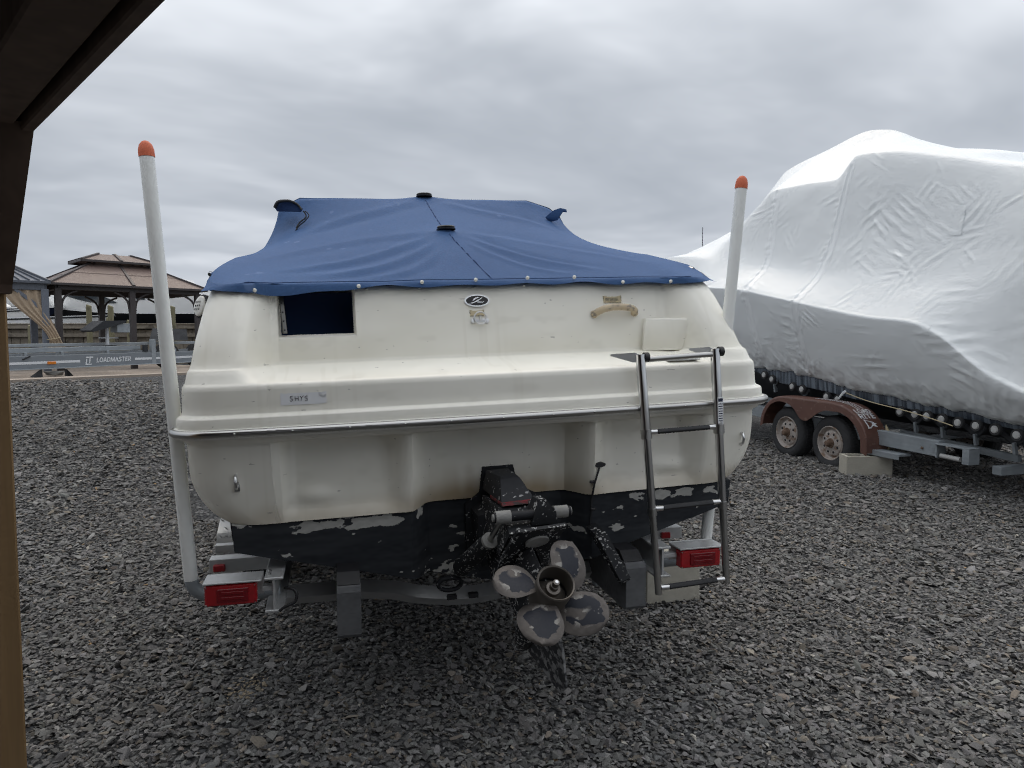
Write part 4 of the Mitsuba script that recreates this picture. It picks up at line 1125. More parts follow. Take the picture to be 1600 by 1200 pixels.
def section(s, m):
    N = np.array([n_bot(s) + 0.07, n_bot(s), n_gun(s), n_gun(s) + 0.03, n_rail(s), n_sh(s), n_sh(s) + 0.05, CN])
    Zz = np.array([z_bot(s) - 0.0, z_bot(s) + 0.02, z_gun(s) - 0.015, z_gun(s) + 0.025, z_rail(s), z_sh(s) - 0.02, z_sh(s) + 0.015, z_top(s)])
    Zz[7] = max(Zz[7], Zz[6] + 0.01)
    t = np.array([0, 0.02, 0.30, 0.33, 0.46, 0.76, 0.79, 1.0])
    x = np.linspace(0, 1, m)
    a, b = PchipInterpolator(t, N)(x), PchipInterpolator(t, Zz)(x)
    # film sags a little between its supports
    sag = -0.035 * np.sin(np.clip((x - 0.33) / 0.43, 0, 1) * math.pi) - 0.02 * np.sin(np.clip((x - 0.02) / 0.28, 0, 1) * math.pi)
    return np.stack([np.full(m, s), a - sag, b], -1)


NS, NM = 620, 330
ss = np.linspace(-5.35, 4.5, NS)
near = np.array([section(s, NM) for s in ss])


def packet(s0, z0, dirdeg, wl, amp, ls, lc, ph=0.0):
    """a fan of parallel wrinkles: centre, direction the wrinkles run, wavelength, height, extent along and across"""
    a = math.radians(dirdeg)
    ds, dz = near[..., 0] - s0, near[..., 2] - z0
    al, ac = ds * math.cos(a) + dz * math.sin(a), -ds * math.sin(a) + dz * math.cos(a)
    k = np.exp(-(al / (ls * 0.85)) ** 2 - (ac / (lc * 0.8)) ** 2)
    x = ac / wl * 2 * math.pi + ph + 1.3 * (meshkit.noise(near * [1.9, 1, 2.3] + s0, 5) - 0.5) * 4
    w = 2.2 * (0.5 + 0.5 * np.sin(x)) ** 2.5 - 0.6
    soft = np.clip(meshkit.noise(near * [5, 1, 5] + z0 * 7, 3) * 2.4 - 0.7, 0, 1)
    return amp * k * w * soft


D = np.zeros(near.shape[:2])
PK = [  # (s, z, direction, wavelength, height, along, across)
    (1.05, 3.25, 30, .13, .022, .22, .45), (1.35, 2.95, -38, .14, .026, .50, .26), (0.85, 2.85, 32, .12, .016, .16, .40), (1.6, 2.55, -40, .12, .020, .42, .20), (1.95, 3.0, -42, .13, .018, .38, .22),
    (1.85, 2.45, 30, .11, .012, .14, .34), (1.15, 2.55, -35, .10, .013, .22, .20), (0.75, 2.45, -60, .10, .010, .16, .20), (2.35, 2.75, 35, .11, .012, .16, .30), (2.3, 3.15, -45, .11, .012, .25, .2),
    (-1.05, 3.45, 25, .10, .010, .16, .14), (-0.65, 3.42, 28, .10, .012, .14, .26), (-2.0, 3.0, -60, .10, .012, .14, .24), (-1.2, 2.1, -50, .10, .008, .2, .2), (-0.3, 3.1, 70, .12, .008, .2, .2),
    (-0.2, 2.02, -35, .10, .013, .16, .26), (0.1, 1.85, -12, .11, .013, .12, .34), (0.0, 1.55, -10, .12, .010, .12, .30), (1.5, 1.75, -4, .10, .008, .16, .10), (1.35, 1.50, -4, .12, .010, .2, .16),
    (0.25, 2.45, 50, .10, .010, .12, .20), (0.45, 2.72, 55, .10, .012, .10, .30), (0.2, 2.28, -60, .09, .009, .16, .12), (0.6, 2.30, 40, .10, .008, .2, .12),
    (2.55, 1.9, 0, .12, .020, .16, .45), (2.75, 1.55, 8, .12, .024, .18, .35), (2.95, 1.35, -20, .12, .020, .20, .28), (2.3, 2.05, 50, .10, .012, .14, .18), (3.1, 1.05, 70, .11, .016, .25, .3), (3.3, 1.75, 10, .14, .012, .25, .3),
    (1.0, 1.08, -55, .10, .013, .20, .26), (1.7, 1.02, -60, .11, .014, .20, .28), (0.3, 1.22, 60, .10, .013, .18, .22), (-0.5, 1.28, -50, .10, .011, .16, .26), (2.2, 0.98, -55, .10, .014, .18, .22), (-1.0, 1.34, 30, .10, .010, .2, .2),
    (0.75, 4.1, 75, .09, .012, .14, .16), (1.1, 3.85, -35, .09, .013, .22, .12), (-0.2, 4.4, 80, .10, .014, .12, .35), (1.95, 3.62, -60, .09, .010, .18, .14), (-0.6, 3.78, -75, .09, .012, .06, .45), (0.1, 3.72, -75, .09, .010, .06, .30),
    (2.6, 3.0, 60, .10, .010, .2, .25), (3.0, 2.4, 55, .12, .014, .2, .35), (2.0, 2.2, -45, .10, .010, .3, .12)]
for i, pk in enumerate(PK):
    D += 0.34 * packet(*pk, ph=i * 1.7)
for i in range(90):                                       # lesser ones all over
    D += packet(rng.uniform(-4.5, 3.2), rng.uniform(1.2, 3.6), rng.uniform(-70, 70), rng.uniform(.07, .12), rng.uniform(.002, .006), rng.uniform(.1, .3), rng.uniform(.08, .25), i)
# crumpled lower edge and two taped seams running down the side
low = np.clip(1 - (near[..., 2] - z_bot(ss)[:, None]) / 0.34, 0, 1)
D += low * 0.050 * (meshkit.fbm(near * [9, 1, 7], 3, 4) - 0.5) * 2
for sa, sb, s_mid in ((-0.92, -0.75, -0.80), (0.60, 0.18, 0.30)):
    z = near[..., 2]
    line = np.interp(z, [1.1, 2.3, 3.9], [sb, s_mid, sa])
    e = near[..., 0] - line
    fade = (z < 3.95)
    D += fade * (0.009 * np.exp(-(e / 0.016) ** 2) - 0.004 * np.exp(-((e - 0.04) / 0.02) ** 2) + np.exp(-(e / 0.07) ** 2) * 0.0045 * np.sin(z * 62 + 3 * np.sin(z * 9)) * (meshkit.noise(near * [3, 1, 4], 9) > 0.42))
# a raised welt where a second sheet overlaps
z = near[..., 2]
D += 0.012 * sstep(-0.01, 0.01, z - np.interp(near[..., 0], [-1.2, 0.9], [3.62, 3.70]) + 0.30) * 0
D += 0.06 * (meshkit.fbm(near * [0.8, 1, 1.0] + 11, 3, 6) - 0.5)
nrm = np.cross(np.gradient(near, axis=0), np.gradient(near, axis=1))
nrm /= np.linalg.norm(nrm, axis=-1, keepdims=True) + 1e-9
nrm *= np.sign((nrm * (near - [0, CN, 2.0])).sum(-1, keepdims=True))
edge = np.clip((CN - near[..., 1]) / 0.15, 0, 1) * np.clip((near[..., 0] + 5.35) / 0.3, 0, 1)
near = near + nrm * (D * edge)[..., None]
far = near[:, np.r_[0:NM - 1:5, NM - 1]].copy()
far[..., 1] = 2 * CN - far[..., 1]
cap = np.concatenate([near[-1], (near[-1] * [1, -1, 1] + [0, 2 * CN, 0])[::-1][1:]])
ctr = np.array([4.75, CN, 2.0])
capg = grid([cap, cap * 0.35 + ctr * 0.65, cap * 0.02 + ctr * 0.98])
wr = single('shrink_wrap', WB(grid(near, True), grid(far), capg), 'm_wrap', 'white shrink wrap film drawn tight over the large boat at the right', 'boat cover', True)
tie = put(wr, 'tie', WB(tube(curve([[0.86, 0.20, 0.975], [0.84, 0.16, 0.93], [0.80, 0.15, 0.87], [0.79, 0.16, 0.855], [0.825, 0.16, 0.89], [0.87, 0.20, 0.965]], 22), 0.011, 7, squash=(1, 0.5))), 'm_wrap', True, label='white knotted tie hanging from the lower edge of the film')
for sa, sb, s_mid in ((-0.92, -0.75, -0.80), (0.60, 0.18, 0.30)):
    strip = []
    for j in range(14, 236, 2):
        zj = float(np.median(near[200:420, j, 2]))
        ln = float(np.interp(zj, [1.1, 2.3, 3.9], [sb, s_mid, sa]))
        i0 = int(np.argmin(np.abs(ss - ln)))
        strip.append([near[i0 + k, j] + nrm[i0 + k, j] * (0.005 if abs(k - 3) < 5 else 0.001) for k in range(-2, 9)])
    put(wr, 'seam_tape', WB(grid(strip)), 'm_tape_white', True, label='long taped seam running down the film')
pt = []
for s0, z0, hs, hz in ((2.33, 2.92, 0.17, 0.16), (2.42, 1.74, 0.12, 0.16)):
    i0, j0 = int(np.argmin(np.abs(ss - s0))), None
    rowi = near[i0]
    j0 = int(np.argmin(np.abs(rowi[:, 2] - z0) + 10 * (rowi[:, 1] > 1)))
    di, dj = int(hs / (ss[1] - ss[0]) / 2), 12
    pt.append((i0, j0, di, dj))
    put(wr, 'patch', WB(grid(near[i0 - di:i0 + di:2, j0 - dj:j0 + dj:2] + nrm[i0 - di:i0 + di:2, j0 - dj:j0 + dj:2] * 0.006, True)), 'm_wrap', True, label='square taped patch on the film')

wb = thing('wrapped_boat', 'hull of the large boat showing dark below the white film', 'boat')
hs_ = np.linspace(-5.3, 4.4, 60)
sidep, botp = [], []
for s in hs_:
    zb, nb = float(z_bot(s)), float(n_bot(s))
    d1 = float(np.interp(s, [-5, -1.3, -0.5, 0.9, 1.8, 2.6, 4.4], [0.15, 0.03, 0.17, 0.10, 0.085, 0.05, 0.05]))
    sidep.append([[s, nb + 0.05, zb + 0.12], [s, nb + 0.035, zb], [s, nb + 0.05, zb - d1], [s, nb + 0.06, zb - d1 - 0.01]])
    keel = max(0.42, 0.42 + 1.3 * max(0, (-s - 2.5) / 2.9) ** 2)
    botp.append([[s, nb + 0.06, zb - d1 - 0.008], [s, nb + 0.10, zb - d1 - 0.03], [s, (nb + CN) / 2, (zb - d1) * 0.55 + keel * 0.45 - 0.02], [s, CN, keel], [s, 2 * CN - nb - 0.06, zb - d1]])
put(wb, 'side', WB(grid(sidep, True)), 'm_streak', True, label='streaked blue grey band of the hull under the film')
put(wb, 'bottom', WB(grid(botp, True), grid([np.array(botp[-1]), np.array(botp[-1]) * [1, 1, 0] + [0, 0, 1.6]])), 'm_bgblack', 35)

tt = thing('tandem_trailer', 'galvanized tandem axle roller trailer with maroon fender under the wrapped boat', 'trailer')
for s, flat in ((0.0, 0.0), (0.835, 0.035)):
    for far_ in (0, 1):
        n0 = 0.0 if not far_ else 2.36
        R_ = 0.350
        cz_ = R_ - 0.02 - flat
        o = np.array([s, n0, cz_])
        prof = [(0.215, 0.012), (0.245, 0.000), (0.285, -0.006), (0.318, 0.004), (0.335, 0.018), (0.345, 0.035), (0.350, 0.075), (0.350, 0.155), (0.345, 0.195), (0.32, 0.225), (0.27, 0.235), (0.215, 0.222)]
        ty = lathe(prof, o, [0, 1, 0], 48)
        tv = np.array(ty.vertices)
        under = tv[:, 2] < 0.012
        tv[:, 2] = np.where(tv[:, 2] < 0.006, 0.006 + (tv[:, 2] - 0.006) * 0.05, tv[:, 2])
        if flat:
            bul = np.clip((0.17 - tv[:, 2]) / 0.17, 0, 1)
            tv[:, 1] += np.where(tv[:, 1] < n0 + 0.1, -1, 1) * 0.022 * bul * (np.abs(tv[:, 0] - s) < 0.2)
        wh = put(tt, 'wheel', WB(tm(tv, ty.faces)), 'm_rubber', 40, label=('far' if s == 0 else 'near half flat') + ' wheel of the tandem pair' if not far_ else None)
        bl = []
        for a in np.linspace(0, 2 * math.pi, 60, endpoint=False):
            for w0 in ((0.055, 0.105), (0.125, 0.175)):
                ca, sa = math.cos(a + (0.05 if w0[0] > .1 else 0)), math.sin(a + (0.05 if w0[0] > .1 else 0))
                c = np.array([s + 0.350 * ca, n0 + sum(w0) / 2, cz_ + 0.350 * sa])
                if c[2] > 0.03:
                    bl.append(box(c, (0.012, w0[1] - w0[0], 0.020), 0.002, np.array([[ca, 0, -sa], [0, 1, 0], [sa, 0, ca]])))
        put(wh, 'tread', WB(bl), 'm_rubber', kind='stuff')
        rim = lathe([(0.222, 0.012), (0.222, -0.002), (0.214, -0.006), (0.206, 0.000), (0.198, 0.030), (0.190, 0.038), (0.183, 0.050), (0.172, 0.052), (0.165, 0.030), (0.150, 0.022), (0.090, 0.016), (0.075, 0.012), (0.058, 0.012)], o, [0, 1, 0], 40)
        put(wh, 'rim', WB(rim), 'm_rim', 40)
        for k in range(8):
            a = 2 * math.pi * (k + 0.5) / 8
            put(wh, 'rim_hole', WB(lathe([(0.0, 0.0155), (0.0145, 0.0150), (0.017, 0.019)], o + [0.122 * math.cos(a), 0.0, 0.122 * math.sin(a)], [0, 1, 0], 14)), 'm_black', True)
        hb_ = put(wh, 'hub', WB(lathe([(0.0, -0.065), (0.030, -0.062), (0.038, -0.050), (0.040, -0.005), (0.060, 0.002), (0.064, 0.014)], o, [0, 1, 0], 20), [lathe([(0.0, -0.016), (0.009, -0.014), (0.010, 0.012)], o + [0.055 * math.cos(a), 0, 0.055 * math.sin(a)], [0, 1, 0], 6) for a in np.linspace(0.3, 6.58, 6)[:5]]), 'm_rust', 35)
# fender with two arches
outer = [(-0.47, 0.40), (-0.455, 0.52), (-0.40, 0.64), (-0.30, 0.745), (-0.16, 0.815), (0.0, 0.842), (0.30, 0.843), (0.60, 0.842), (0.95, 0.835), (1.12, 0.812), (1.28, 0.755), (1.40, 0.665), (1.49, 0.545), (1.53, 0.42), (1.535, 0.27)]
inner = [(1.44, 0.27), (1.435, 0.40), (1.40, 0.50), (1.32, 0.60), (1.20, 0.68), (1.05, 0.72), (0.86, 0.72), (0.70, 0.67), (0.56, 0.585), (0.47, 0.545), (0.38, 0.56), (0.26, 0.67), (0.12, 0.745), (-0.05, 0.765), (-0.22, 0.72), (-0.33, 0.62), (-0.395, 0.50), (-0.415, 0.40)]
oc = curve([[a, 0, b] for a, b in outer], 60)
for far_ in (0, 1):
    n0 = 0.0 if not far_ else 2.6
    q = 1 if not far_ else -1
    rows_ = [oc + [0, n0 + q * d, dz] for d, dz in ((-0.085, -0.03), (-0.083, -0.012), (-0.07, 0.0), (0.10, 0.004), (0.22, 0.0), (0.235, -0.03))]
    ic = curve([[a, 0, b] for a, b in inner[::-1]], 60)
    skirt = grid([oc + [0, n0 - q * 0.085, -0.03], ic + [0, n0 - q * 0.087, 0.0], ic + [0, n0 - q * 0.075, 0.0]])
    fe = put(tt, 'fender', WB(grid(rows_), skirt), 'm_fender', 40, label='maroon fender over both wheels, chalky along its edge' if not far_ else None)
    if not far_:
        k0 = int(np.argmin(np.abs(oc[:, 0] - 1.395) + 10 * (oc[:, 2] < 0.5)))
        tdir = oc[k0 + 1] - oc[k0 - 1]
        tdir /= np.linalg.norm(tdir)
        nout = np.array([tdir[2], 0, -tdir[0]]) * -1

        def onf(k, nn_, off):
            t_ = oc[min(k + 1, 59)] - oc[max(k - 1, 0)]
            t_ = t_ / np.linalg.norm(t_)
            return oc[k] + [0, nn_, 0] + np.array([-t_[2], 0, t_[0]]) * off
        st = []
        for nn_ in (0.02, 0.06, 0.11):
            st.append(grid([[onf(k, nn_, 0.006) for k in range(28, k0 - 3)], [onf(k, nn_ + 0.012, 0.006) for k in range(28, k0 - 3)]]))
        put(fe, 'pinstripe', WB(st), 'm_letter', label='faded white pinstripes')

        def onfend(m, k1):
            """lay flat lettering (x across the fender, y up its slope) on the curved sheet"""
            v = np.array(m.vertices)
            L = np.r_[0, np.cumsum(np.linalg.norm(np.diff(oc, axis=0), axis=1))]
            pos = L[k1] - v[:, 1]
            c = np.stack([np.interp(pos, L, oc[:, i]) for i in range(3)], 1)
            tg = np.stack([np.interp(pos, L, np.gradient(oc, axis=0)[:, i]) for i in range(3)], 1)
            tg /= np.linalg.norm(tg, axis=1, keepdims=True)
            no = np.stack([-tg[:, 2], 0 * pos, tg[:, 0]], 1)
            return tm(c + no * (0.007 + v[:, 2:3]) + np.stack([0 * pos, v[:, 0] - 0.062, 0 * pos], 1), m.faces)
        l1 = meshkit.text_mesh('LOAD', 0.075, 0.002, True)
        l2 = meshkit.text_mesh('RITE', 0.075, 0.002, True)
        for m_, y_ in ((l1, 0.0), (l2, -0.092)):
            m_.vertices[:, 0] *= 0.235 / m_.vertices[:, 0].max()
            m_.vertices[:, 1] += y_
        put(fe, 'lettering', WB(onfend(l1, k0 - 2), onfend(l2, k0 - 2)), 'm_letter', label='white lettering on the fender')
        lg = [prism(pg, [0, 0, 0], [1, 0, 0], [0, 1, 0], [0, 0, 0.002]) for pg in ([(0.03, -0.105), (0.045, -0.105), (0.062, -0.225), (0.047, -0.225)], [(0.04, -0.110), (0.16, -0.150), (0.16, -0.160), (0.045, -0.122)], [(0.055, -0.222), (0.10, -0.205), (0.16, -0.152), (0.16, -0.165), (0.10, -0.217), (0.055, -0.232)],
                                                                                    [(0.10, -0.150), (0.20, -0.170), (0.165, -0.180), (0.19, -0.215), (0.10, -0.195), (0.135, -0.175)], [(0.035, -0.222), (0.085, -0.215), (0.085, -0.228), (0.035, -0.235)])]
        lg = [m_.subdivide() for m_ in lg]
        put(fe, 'logo', WB([onfend(m_, k0 - 2) for m_ in lg]), 'm_letter', label='white angular emblem below the lettering')
        put(fe, 'rubber_flap', WB(hull([[1.545, n_, z_] for n_ in (0.232, 0.244) for z_ in (0.28, 0.52)] + [[1.49, n_, z_] for n_ in (0.232, 0.244) for z_ in (0.28, 0.60)])), 'm_label', label='yellowed edge strip of the fender')
put(tt, 'frame_beam', WB(beam([-4.9, 0.55, 0.62], [1.50, 0.145, 0.455], 0.075, 0.165), beam([1.49, 0.145, 0.455], [2.34, 0.145, 0.435], 0.085, 0.175)), 'm_galv', label='galvanized side beam of the trailer')
put(tt, 'frame_beam', WB(beam([-4.9, 2.05, 0.62], [2.34, 2.46, 0.435], 0.085, 0.175)), 'm_galv')
put(tt, 'end_bracket', WB(lohi([2.34, 0.04, 0.49], [2.76, 0.19, 0.502], 0.002), lohi([2.68, 0.04, 0.33], [2.76, 0.19, 0.49], 0.003), lohi([2.34, 0.06, 0.345], [2.36, 0.19, 0.49], 0.002)), 'm_galv', label='square galvanized bracket at the end of the side beam')
put(tt, 'end_light', WB(tube([[2.38, 0.10, 0.37], [2.62, 0.10, 0.365]], 0.026, 12)), 'm_hub', 40)
put(tt, 'step_plate', WB(lohi([1.36, 0.0, 0.285], [1.92, 0.18, 0.315], 0.004), lohi([1.36, 0.0, 0.255], [1.366, 0.18, 0.29], 0.002), lohi([1.36, 0.0, 0.25], [1.92, 0.005, 0.29], 0.002)), 'm_galv', label='galvanized step plate beside the fender')
put(tt, 'beam_bolt', WB(rail_disc([2.14, 0.097, 0.42], [0, -1, 0], 0.016, 0.014, 6)), 'm_rust')
put(tt, 'beam_bolt', WB(rail_disc([1.42, 0.10, 0.49], [0, -1, 0], 0.010, 0.010, 6)), 'm_black')
put(tt, 'roller_beam', WB(beam([1.35, 0.62, 0.475], [2.86, 0.62, 0.385], 0.06, 0.075)), 'm_galv', label='inner galvanized roller beam')
put(tt, 'roller_beam', WB(beam([-3.6, 0.70, 0.80], [0.6, 0.62, 0.56], 0.06, 0.075)), 'm_galv')
put(tt, 'rear_cross_beam', WB(beam([2.90, 0.25, 0.29], [2.90, 2.35, 0.29], 0.10, 0.09)), 'm_galv')
for s_, z_ in ((-1.4, 0.52), (-3.4, 0.58)):
    put(tt, 'cross_beam', WB(beam([s_, 0.4, z_], [s_, 2.2, z_], 0.08, 0.10)), 'm_galv')
put(tt, 'axle', WB(beam([0.0, 0.2, 0.33], [0, 2.4, 0.33], 0.06, 0.06)), 'm_galv')
put(tt, 'axle', WB(beam([0.835, 0.2, 0.30], [0.835, 2.4, 0.30], 0.06, 0.06)), 'm_galv')
put(tt, 'spring', WB(tube(curve([[-0.3, 0.30, 0.42], [0, 0.30, 0.36], [0.42, 0.30, 0.46], [0.83, 0.30, 0.34], [1.2, 0.30, 0.42]], 30), 0.024, 6)), 'm_galv')
put(tt, 'tongue', WB(beam([-4.9, 0.55, 0.60], [-7.2, CN, 0.55], 0.085, 0.14), beam([-4.9, 2.05, 0.60], [-7.2, CN, 0.55], 0.085, 0.14), beam([-7.1, CN, 0.0], [-7.1, CN, 0.8], 0.07, 0.07, (1, 0, 0))), 'm_galv')
ROLLS = [(-0.79, 1.094), (-0.61, 1.039), (-0.16, 0.959), (0.04, 0.933), (0.52, 0.865), (0.72, 0.845), (1.72, 0.783), (1.93, 0.770), (2.09, 0.768), (2.28, 0.753), (2.48, 0.737), (2.69, 0.729), (2.90, 0.715), (3.13, 0.687)]
for i, (s, z) in enumerate(ROLLS):
    ro = put(tt, 'roller', WB(lathe([(0.036, 0.0), (0.058, -0.006), (0.064, 0.006), (0.064, 0.03), (0.052, 0.045), (0.0, 0.05)], [s, 0.20, z], [0, 1, 0], 22)), 'm_rubber', 40)
    put(ro, 'hub', WB(lathe([(0.0, -0.016), (0.033, -0.014), (0.040, -0.004), (0.040, 0.004)], [s, 0.20, z], [0, 1, 0], 18)), 'm_hub', 40)
for i in range(0, 14, 2):
    (s0, z0), (s1_, z1_) = ROLLS[i], ROLLS[i + 1]
    mz = (z0 + z1_) / 2 - 0.13
    ms_ = (s0 + s1_) / 2
    ar = put(tt, 'roller_arm', WB(beam([s0 - 0.03, 0.31, z0 - 0.02], [ms_, 0.36, mz], 0.025, 0.05), beam([s1_ + 0.03, 0.31, z1_ - 0.02], [ms_, 0.36, mz], 0.025, 0.05)), 'm_bgblack')
    put(ar, 'clamp', WB(beam([ms_, 0.33, mz + 0.02], [ms_, 0.35, mz - 0.10], 0.05, 0.03, (1, 0, 0))), 'm_galv')
put(tt, 'strap', WB(tube(curve([[0.86, 0.20, 0.945], [1.3, 0.19, 0.86], [1.9, 0.15, 0.80], [2.45, 0.17, 0.70]], 20), 0.006, 6)), 'm_label', True)

mast = thing('radio_antenna', 'thin dark whip antenna rising behind the left end of the wrapped boat', 'antenna')
put(mast, 'whip', tube([[6.64, 25, 3.0], [6.64, 25, 4.6], [6.64, 25, 5.52]], [0.03, 0.015, 0.010], 6), 'm_bgblack', True)
put(mast, 'base', lathe([(0.10, 0), (0.08, 0.1), (0.04, 0.2), (0.035, 3.0)], [6.64, 25, 0], [0, 0, 1], 10), 'm_hub')

# ---------------------------------------------------------------- timber pavilion the picture is taken from
pv = thing('timber_pavilion', 'brown timber pavilion framing the upper left, its post close at the left edge', 'pavilion')
E1, M1 = np.array([math.cos(math.radians(-46)), math.sin(math.radians(-46)), 0]), np.array([-math.sin(math.radians(46)), -math.cos(math.radians(46)), 0])
PC = np.array([-1.62, 2.15, 0.0])
PR = np.stack([E1, M1, [0, 0, 1]], 1)
PL, PW = 8.0, 6.4


def pav(e, m, z):
    return PC + E1 * e + M1 * m + np.array([0, 0, z])


for k, (e, m) in enumerate(((0, 0), (PL, 0), (0, PW), (PL, PW), (0, PW / 2), (PL, PW / 2))):
    if k != 1:
        put(pv, 'post', box(pav(e, m, 1.10), (0.14, 0.14, 2.20), 0.006, PR), 'm_post', label='ochre timber post at the left edge' if k == 0 else None)
put(pv, 'post', box(pav(PL, 0, 1.10), (0.14, 0.14, 2.20), 0.006, PR), 'm_post')
kb = [(0.07, 1.765), (0.125, 1.765), (0.135, 1.79), (0.52, 2.172), (0.36, 2.172), (0.07, 1.90)]
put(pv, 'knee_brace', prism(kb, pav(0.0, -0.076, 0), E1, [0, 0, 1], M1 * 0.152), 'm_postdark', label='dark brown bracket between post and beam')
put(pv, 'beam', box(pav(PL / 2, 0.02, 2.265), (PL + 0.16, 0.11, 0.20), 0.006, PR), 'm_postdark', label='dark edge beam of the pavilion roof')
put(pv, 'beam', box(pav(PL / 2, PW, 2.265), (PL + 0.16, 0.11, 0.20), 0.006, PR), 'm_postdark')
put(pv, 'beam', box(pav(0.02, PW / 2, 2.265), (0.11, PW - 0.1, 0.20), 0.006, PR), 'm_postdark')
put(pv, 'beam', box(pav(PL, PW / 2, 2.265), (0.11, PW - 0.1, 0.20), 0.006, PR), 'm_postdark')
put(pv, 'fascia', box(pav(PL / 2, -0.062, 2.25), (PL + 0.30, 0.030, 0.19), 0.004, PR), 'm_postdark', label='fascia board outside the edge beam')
pk = pav(PL / 2, PW / 2, 3.25)
cs = [pav(-0.10, -0.10, 2.375), pav(PL + 0.10, -0.10, 2.375), pav(PL + 0.10, PW + 0.10, 2.375), pav(-0.10, PW + 0.10, 2.375)]
rp = []
for i in range(4):
    a, b = cs[i], cs[(i + 1) % 4]
    rp.append(hull([a, b, pk, a + [0, 0, 0.02], b + [0, 0, 0.02], pk + [0, 0, 0.02]]))
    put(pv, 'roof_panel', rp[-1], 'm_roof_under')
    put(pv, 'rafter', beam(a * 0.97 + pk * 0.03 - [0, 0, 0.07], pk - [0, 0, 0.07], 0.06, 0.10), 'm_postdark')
    h_ = (a + b) / 2
    put(pv, 'rafter', beam(h_ * 0.95 + pk * 0.05 - [0, 0, 0.06], pk - [0, 0, 0.08], 0.05, 0.08), 'm_postdark')

x = 0.08
while x < PL - 0.1:                                       # boarded back wall of the pavilion, behind the camera
    put(pv, 'wall_board', box(pav(x + 0.145, PW, 1.08), (0.284, 0.025, 2.16), 0.003, PR), 'm_postdark')
    x += 0.29
# ---------------------------------------------------------------- gazebos in the background
G0 = LIFT


def hip_roof(x0, x1, y0, y1, z0, xa, xb, ya, yb, z1, th=0.03):
    a = [np.array(p, float) for p in ((x0, y0, z0), (x1, y0, z0), (x1, y1, z0), (x0, y1, z0))]
    b = [np.array(p, float) for p in ((xa, ya, z1), (xb, ya, z1), (xb, yb, z1), (xa, yb, z1))]
    return a, b


def gazebo(name, label, C, yaw, L, W, eave, colour, dark, tiers, post, brace=True, ribs=0):
    g = thing(name, label, 'gazebo')
    R = np.array([[math.cos(yaw), -math.sin(yaw), 0], [math.sin(yaw), math.cos(yaw), 0], [0, 0, 1]])
    Wd = lambda q: np.asarray(q, float) @ R.T + np.asarray(C)  # noqa: E731
    for (l, w, z0, fl, fw, z1) in tiers:
        a = np.array([(-l / 2, -w / 2, z0), (l / 2, -w / 2, z0), (l / 2, w / 2, z0), (-l / 2, w / 2, z0)])
        b = np.array([(-fl / 2, -fw / 2, z1), (fl / 2, -fw / 2, z1), (fl / 2, fw / 2, z1), (-fl / 2, fw / 2, z1)])
        for i in range(4):
            j = (i + 1) % 4
            n_p = 2 if i % 2 == 0 else 1
            for k in range(n_p):
                t0, t1 = k / n_p, (k + 1) / n_p
                q0, q1, r0, r1 = a[i] * (1 - t0) + a[j] * t0, a[i] * (1 - t1) + a[j] * t1, b[i] * (1 - t0) + b[j] * t0, b[i] * (1 - t1) + b[j] * t1
                for (u0, u1, up_) in ((0.0, 0.52, 0.0), (0.50, 1.0, 0.012)) if l > 2.6 else ((0, 1, 0),):
                    e = [q0 + (r0 - q0) * u0, q1 + (r1 - q1) * u0, q1 + (r1 - q1) * u1, q0 + (r0 - q0) * u1]
                    put(g, 'roof_panel', xf(hull([x + [0, 0, up_] for x in e] + [x + [0, 0, up_ - 0.02] for x in e]), Wd), colour)
                if ribs and i % 2 == 0:
                    for t in np.linspace(t0, t1, ribs + 1)[1:]:
                        qa, qb = a[i] * (1 - t) + a[j] * t, b[i] * (1 - t) + b[j] * t
                        put(g, 'roof_rib', xf(beam(qa + [0, 0, 0.02], qb + [0, 0, 0.02], 0.025, 0.03), Wd), dark)
            put(g, 'ridge_cap', xf(beam(a[i] + [0, 0, 0.012], b[i] + [0, 0, 0.014], 0.07, 0.045), Wd), dark)
            if i % 2 == 0:
                put(g, 'ridge_cap', xf(beam((a[i] + a[j]) / 2 + [0, 0, 0.012], (b[i] + b[j]) / 2 + [0, 0, 0.014], 0.07, 0.045), Wd), dark)
            put(g, 'gutter', xf(beam(a[i] - [0, 0, 0.025], a[j] - [0, 0, 0.025], 0.05, 0.06), Wd), dark)
    px, py = L / 2 - 0.05, W / 2 - 0.05
    for x in ((-px, 0.0, px) if ribs == 0 else (-px, px)):
        for y in (-py, py):
            put(g, 'post', xf(beam([x, y, 0], [x, y, eave], post, post, (0, 1, 0)), Wd), dark if colour != 'm_ggrey' else colour)
            if brace:
                for sg in (-1, 1):
                    if abs(x + sg * 0.5) < px:
                        put(g, 'brace', xf(tube(curve([[x + sg * post / 2, y, eave - 0.55], [x + sg * 0.10, y, eave - 0.30], [x + sg * 0.42, y, eave - 0.05]], 10), 0.028, 6), Wd), dark, True)
    for (p0, p1) in (((-px, -py), (px, -py)), ((-px, py), (px, py)), ((-px, -py), (-px, py)), ((px, -py), (px, py))):
        put(g, 'eave_beam', xf(beam([*p0, eave + 0.05], [*p1, eave + 0.05], 0.10, 0.16), Wd), dark)
    return g, Wd


